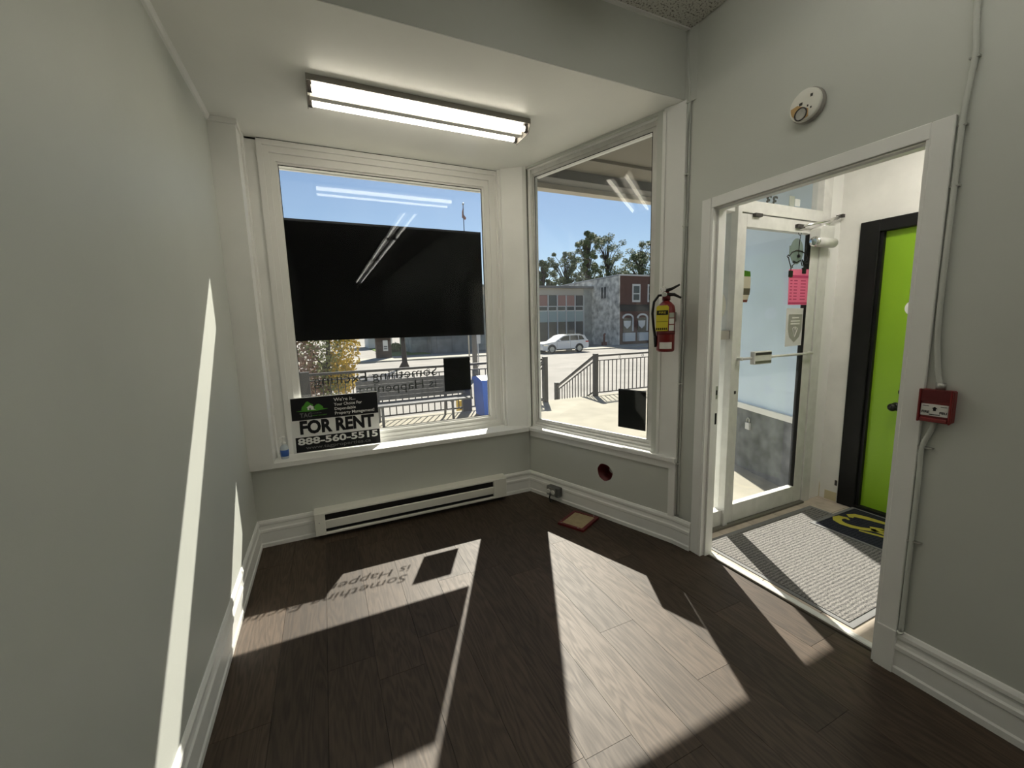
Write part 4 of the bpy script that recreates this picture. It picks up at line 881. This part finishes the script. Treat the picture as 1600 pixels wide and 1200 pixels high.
# trees
def leaves(mb, blobs, n_, sz, flat=.5):
    for _ in range(n_):
        c, r = random.choice(blobs)
        while True:
            v = Vector((random.uniform(-1, 1), random.uniform(-1, 1), random.uniform(-1, 1)))
            if .15 < v.length < 1: break
        p = Vector(c) + Vector((v.x*r[0], v.y*r[1], v.z*r[2])); a = Vector((random.gauss(0, 1), random.gauss(0, 1), random.gauss(0, 1))).normalized(); b = a.orthogonal().normalized(); s_ = sz*random.uniform(.6, 1.3)
        mb.bm.faces.new([mb.bm.verts.new(q) for q in (p-a*s_, p+b*s_*.55, p+a*s_, p-b*s_*.55)])
def tree(x_, y_, z0_, h_, w_, label, mats, n_, sz, cb=.35, group=None, r=.3, nb=14):
    g = G('leafy_tree', (x_, y_, z0_), label, 'tree', group)
    tr = MB().tube([(x_, y_, z0_), (x_+.1, y_, z0_+h_*.25), (x_-.1, y_+.1, z0_+h_*.55), (x_, y_, z0_+h_*.9)], [r*1.5, r, r*.6, r*.12], 8)
    blobs = []
    for i in range(nb):
        a = random.uniform(0, 2*PI); t = random.uniform(cb, .95); rr = w_*math.sqrt(max(.04, 1-((t-.6)/.42)**2))*random.uniform(.1, .85)
        c = (x_+math.cos(a)*rr, y_+math.sin(a)*rr, z0_+h_*t); q = w_*random.uniform(.09, .21); blobs.append((c, (q, q, q*.75)))
        tr.tube([(x_, y_, z0_+h_*max(.15, t-.25)), ((x_*.5+c[0]*.5), (y_+c[1])*.5, z0_+h_*(t-.08)), c], [r*.4, r*.25, r*.06], 5)
    g.add('trunk', tr, 'bark')
    for m_, k_ in mats:
        mb = MB(); leaves(mb, blobs, int(n_*k_), sz); o = g.add('foliage', mb, m_); o['kind'] = 'stuff'
    return g
for x_, y_, h_, w_, lb in ((33.6, 60.5, 13.4, 3.0, 'short airy tree just above the flat roof with the grid of windows'), (42.6, 68, 16.6, 4.6, 'rounded green tree between the short airy tree and the tallest tree'), (40.1, 57, 17.9, 3.2, 'tallest narrow green tree with an airy top behind the stone-sided building'),
                          (53.2, 69, 20.6, 6.4, 'broad green tree behind the corner of the brick building'), (51.0, 57, 16.7, 5.2, 'wide spreading green tree above the brick building front')):
    tree(x_, y_, -1, h_, w_, lb, (('leaf1', .5), ('leaf2', .5)), 15000, .18, .20, 'trees behind the far buildings', .26, 95)
g = G('leafy_tree', (.05, 11.2, -.93), 'small yellow and rust leaved tree just beyond the porch railing', 'tree')
g.add('trunk', MB().tube([(.05, 11.2, -.93), (.02, 11.2, .3), (.10, 11.1, 1.4), (.2, 11.2, 2.6)], [.07, .055, .045, .02], 8).tube([(.03, 11.2, .5), (-.5, 11.0, 1.3), (-.8, 11, 1.9)], [.03, .025, .01], 6).tube([(.06, 11.2, .8), (.55, 11.3, 1.5), (.7, 11.2, 2.2)], [.03, .02, .01], 6), 'bark')
for m_, n_, bl in (('leafy', 1700, [((.45, 11.1, 1.0), (.40, .5, .55)), ((.35, 11.1, .35), (.38, .4, .45)), ((.3, 11.2, 2.2), (.7, .7, .7))]), ('leafg', 2000, [((.0, 11.2, 1.1), (.7, .6, .7)), ((.1, 11.2, .3), (.5, .5, .5)), ((0, 11.2, 2.3), (.9, .8, .9))]), ('leafp', 1500, [((-.45, 11.2, .9), (.35, .5, .9)), ((-.3, 11.2, .2), (.4, .4, .5))])):
    mb = MB(); leaves(mb, bl, n_, .052); o = g.add('foliage', mb, m_); o['kind'] = 'stuff'
g = G('leafy_tree', (4.62, 27.0, -1.0), 'slim dark street tree trunk standing on the sunny verge across the street', 'tree')
g.add('trunk', MB().tube([(4.62, 27, -1.0), (4.66, 27, -.6), (4.62, 27, 1), (4.7, 27, 3)], [.36, .17, .13, .10], 8), 'bark'); mb = MB(); leaves(mb, [((4.7, 27, 3.9), (1.5, 1.5, 1.4))], 1500, .12); o = g.add('foliage', mb, 'leaf2'); o['kind'] = 'stuff'

# parked car, front to the left
def car(cx, cy, z0_):
    g = G('parked_car', (cx, cy, z0_), 'white SUV parked across the street before the flat-roofed shops', 'car')
    L0, L1 = cx-2.4, cx+2.4; W = .93; y0_, y1_ = cy-W, cy+W
    def P(pts, nm, m, ya=y0_, yb=y1_): return g.add(nm, MB().prism([(cx+a, z0_+b) for a, b in pts], 'y', ya, yb), m)
    P([(-2.38, .32), (-2.40, .62), (-2.28, .86), (-1.75, .97), (-1.05, 1.03), (2.30, 1.12), (2.38, .95), (2.40, .55), (2.32, .34), (1.85, .28), (-1.9, .24)], 'body', 'carwhite')
    P([(-1.10, 1.03), (-.28, 1.52), (.25, 1.62), (1.35, 1.62), (2.0, 1.52), (2.28, 1.12)], 'cabin', 'carwhite', y0_+.10, y1_-.10)
    for pts in ([(-.86, 1.09), (-.22, 1.46), (.38, 1.53), (.38, 1.09)], [(.46, 1.09), (.46, 1.53), (1.25, 1.53), (1.35, 1.10)], [(1.42, 1.12), (1.34, 1.52), (1.72, 1.48), (1.98, 1.14)]): P(pts, 'side_window', 'carglass', y0_+.088, y1_-.088)
    P([(-1.04, 1.05), (-.28, 1.50), (-.24, 1.50), (-.99, 1.05)], 'windscreen', 'carglass', y0_+.16, y1_-.16)
    for wx in (-1.5, 1.38):
        for yy_, d in ((y0_, -1), (y1_, 1)):
            wo_ = g.add('wheel', MB().cyl((cx+wx, yy_+d*.02, z0_+.36), (cx+wx, yy_-d*.22, z0_+.36), .36, n=24), 'tyre'); g.add('hub', MB().cyl((cx+wx, yy_+d*.03, z0_+.36), (cx+wx, yy_-d*.05, z0_+.36), .24, n=20), 'steel', parent=wo_)
        P([(wx+.45*math.cos(a), .36+.45*math.sin(a)) for a in [PI*i/14 for i in range(15)]], 'wheel_arch', 'plate', y0_-.006, y0_+.01)
    g.box('head_lamp', (L0+.05, y0_-.004, z0_+.68), (L0+.5, y0_+.2, z0_+.80), 'chrome'); g.box('tail_lamp', (L1-.35, y0_-.004, z0_+.88), (L1-.02, y0_+.2, z0_+1.0), 'redlamp'); g.box('roof_rail', (cx-.1, y0_+.18, z0_+1.61), (cx+1.6, y0_+.22, z0_+1.66), 'steel')
    g.box('sill_trim', (cx-1.05, y0_-.006, z0_+.27), (cx+.92, y0_+.02, z0_+.38), 'plate'); g.box('mirror', (cx-.80, y0_-.12, z0_+1.05), (cx-.62, y0_+.06, z0_+1.18), 'carwhite', bev=.02)
    for hx in (.1, 1.05): g.box('door_handle', (cx+hx, y0_-.015, z0_+.93), (cx+hx+.2, y0_+.01, z0_+.97), 'chrome')
    for hx in (-.98, .42): g.box('door_seam', (cx+hx, y0_-.002, z0_+.4), (cx+hx+.015, y0_+.005, z0_+1.06), 'plate')
car(19.75, 32.3, -1.0)

# flat-roofed modern shop building with gridded windows
b = G('shop_building', (26, 45, -1), 'low flat-roofed building with a grid of pale mullions and blue spandrels', 'building')
b.box('body', (14.2, 42.2, -1), (30.1, 56, 5.75), 'greypanel'); b.box('roof_slab', (14.1, 41.6, 5.75), (30.11, 56.2, 5.98), 'beam')
b.box('stone_panel', (28.95, 42.0, -1), (30.1, 42.2, 5.75), 'greypanel'); b.box('fascia_panel', (14.2, 42.08, 4.95), (28.95, 42.2, 5.75), 'fascia')
cols = [20.3+i*1.235 for i in range(8)]
for i in range(7):
    a = cols[i]; c = cols[i+1]
    b.box('upper_window', (a+.05, 42.10, 3.70), (c-.05, 42.2, 4.92), 'curtain' if i % 3 else 'winglass'); b.box('sash_window', (a+.12, 42.06, 3.18), (c-.12, 42.2, 3.62), 'winglass')
    b.box('sash_frame', (a+.05, 42.09, 3.10), (c-.05, 42.2, 3.70), 'vinyl'); b.box('spandrel', (a+.05, 42.08, 1.85), (c-.05, 42.2, 3.10), 'spandrel'); b.box('shop_window', (a+.05, 42.10, -.35), (c-.05, 42.2, 1.85), 'winglass')
for a in cols: b.box('mullion', (a-.055, 41.98, -1), (a+.055, 42.2, 4.95), 'signpost')
# brick building with whitewashed flank
b = G('brick_building', (33, 42, -1), 'two-storey brick building with a whitewashed stone flank on the street corner', 'building')
b.box('side_wall', (30.12, 37.05, -1), (30.6, 52, 6.75), 'stoneside'); b.box('front_wall', (30.15, 37.0, -1), (44, 37.3, 6.75), 'brickred'); b.box('body', (30.6, 37.3, -1), (44, 52, 6.6), 'brickred')
b.box('parapet', (30.12, 36.93, 6.70), (44, 52, 6.86), 'signpost'); b.box('corner_strip', (30.12, 36.97, -1), (30.28, 37.06, 6.7), 'stoneside')
b.box('sign_band', (30.3, 36.90, 2.80), (36.0, 37.0, 3.42), 'darkband'); b.box('cornice', (30.25, 36.80, 3.42), (36.1, 37.0, 3.52), 'darkband')
for x_ in (32.02, 34.25, 36.5, 38.8):
    f_ = b.box('upper_window', (x_, 36.94, 3.82), (x_+1.15, 37.05, 5.82), 'signpost'); b.box('window_pane', (x_+.16, 36.92, 4.05), (x_+.99, 37.05, 5.60), 'winglass', parent=f_); b.box('meeting_rail', (x_+.12, 36.91, 4.70), (x_+1.03, 36.95, 4.80), 'signpost', parent=f_)
for x_ in (30.7, 32.8, 35.0, 37.2):
    n_ = 12; arc = [(x_+.72+.80*math.cos(PI*i/n_), 2.05+.50*math.sin(PI*i/n_)) for i in range(n_+1)]; arc2 = [(x_+.72+.62*math.cos(PI*i/n_), 2.0+.36*math.sin(PI*i/n_)) for i in range(n_, -1, -1)]
    b.add('arch_trim', MB().prism(arc+arc2, 'y', 36.90, 37.02), 'signpost'); b.box('arch_leg', (x_+1.33, 36.90, .55), (x_+1.52, 37.02, 2.05), 'signpost')
    b.box('arch_window', (x_+.08, 36.96, .2), (x_+1.34, 37.04, 2.05), 'winglass'); b.add('shield_sign', MB().prism([(x_+.1, 1.75), (x_+1.1, 1.75), (x_+1.05, 1.2), (x_+.6, .85), (x_+.15, 1.2)], 'y', 36.88, 36.95), 'signpost')
    b.box('planter', (x_, 36.55, -.55), (x_+1.5, 36.95, .40), 'signpost')
for y_ in (39.25, 39.82): b.box('slit_window', (30.115, y_, 4.42), (30.2, y_+.33, 5.70), 'winglass')
g = G('red_pipe_stand', (29.5, 38.6, -1), 'dark red standpipe beside the whitewashed flank of the brick building', 'standpipe'); g.add('pipe', MB().tube([(29.4, 38.6, -.9), (29.4, 38.6, .25), (29.55, 38.6, .35)], .12, 8), 'darkred'); g.box('base', (29.15, 38.4, -1), (29.65, 38.8, -.6), 'darkred')
# far wall, pillar, poles seen under the sign panel
b = G('concrete_building', (11.5, 43, -1), 'long grey concrete wall building across the street', 'building'); b.box('wall', (9.9, 41.0, -1), (13.9, 50, 5.2), 'farwall'); b.box('wall', (8.2, 43.0, -1), (9.9, 50, 4.8), 'greypanel'); b.box('roof_edge', (8.1, 40.9, 5.2), (13.95, 50, 5.4), 'beam')
for x_ in (10.4, 12.0): b.box('pilaster', (x_, 40.9, -1), (x_+.25, 41.05, 5.2), 'farwall')
b = G('white_house', (7.4, 62, -1), 'pale far house glimpsed beyond the verge', 'building'); b.box('wall', (5.6, 60, -1), (8.8, 66, 4), 'paper'); b.add('roof', MB().prism([(5.3, 4), (9.1, 4), (7.2, 6)], 'y', 59.6, 66.4), 'brickred'); b.box('red_sign', (8.0, 59.9, 1.1), (8.7, 60.0, 1.7), 'redlamp'); b.box('window', (6.2, 59.95, 1.0), (7.0, 60.02, 2.2), 'winglass')
g = G('brick_pillar', (4.6, 36.6, -1), 'dark brown wall block with a pale poster across the street', 'wall block'); g.box('block', (4.0, 36.2, -1), (5.2, 37.2, 3.0), 'brownpillar'); g.box('poster', (4.52, 36.16, -.30), (4.92, 36.2, .60), 'paper'); g.box('poster_print', (4.58, 36.15, .02), (4.86, 36.16, .12), 'signgrey'); g.box('poster_print', (4.58, 36.15, -.15), (4.86, 36.16, -.06), 'signgrey')
for x_, y_, lb in ((5.9, 46.5, 'low green hedge on the sunny verge beside the brown wall block'),):
    g = G('hedge', (x_, y_, -1), lb, 'hedge'); mb = MB(); leaves(mb, [((x_, y_, -.4), (.8, .6, .6)), ((x_+1.2, y_, -.5), (.7, .6, .5))], 900, .16); o = g.add('foliage', mb, 'grass'); o['kind'] = 'stuff'
struct(box('verge', (5.4, 40, -1.0), (9.5, 58, -.94), 'grass'))
g = G('utility_pole', (6.75, 19.2, -1), 'stout grey utility pole near the kerb behind the blue bin', 'pole'); g.add('shaft', MB().tube([(6.75, 19.2, -1.0), (6.75, 19.2, 3.4)], [.13, .11], 12), 'polegrey'); g.add('base_collar', MB().cyl((6.75, 19.2, -1), (6.75, 19.2, -.6), .17, n=12), 'polegrey')
g = G('street_sign', (9.03, 25, -1), 'small white street sign on a thin post behind the utility pole', 'street sign'); g.add('post', MB().cyl((9.03, 25, -1), (9.03, 25, 1.0), .035, n=8), 'signpost'); g.box('plate', (8.88, 24.95, .45), (9.2, 24.97, 1.1), 'signpost')
g = G('flag_pole', (10.1, 30, -.93), 'thin distant flagpole with a small limp flag above the black sign panel', 'flagpole'); g.add('shaft', MB().tube([(10.1, 30, -1), (10.1, 30, 10.4)], [.06, .03], 8), 'steel'); g.add('finial', MB().lathe([(.02, 0), (.09, .08), (.02, .17)], Matrix.Translation((10.1, 30, 10.38)), 10), 'steel')
g.add('flag', MB().prism([(10.08, 10.2), (10.15, 10.1), (10.05, 9.8), (10.3, 9.5), (10.22, 9.35), (9.98, 9.5), (10.0, 9.9)], 'y', 29.98, 30.02), 'curtain')
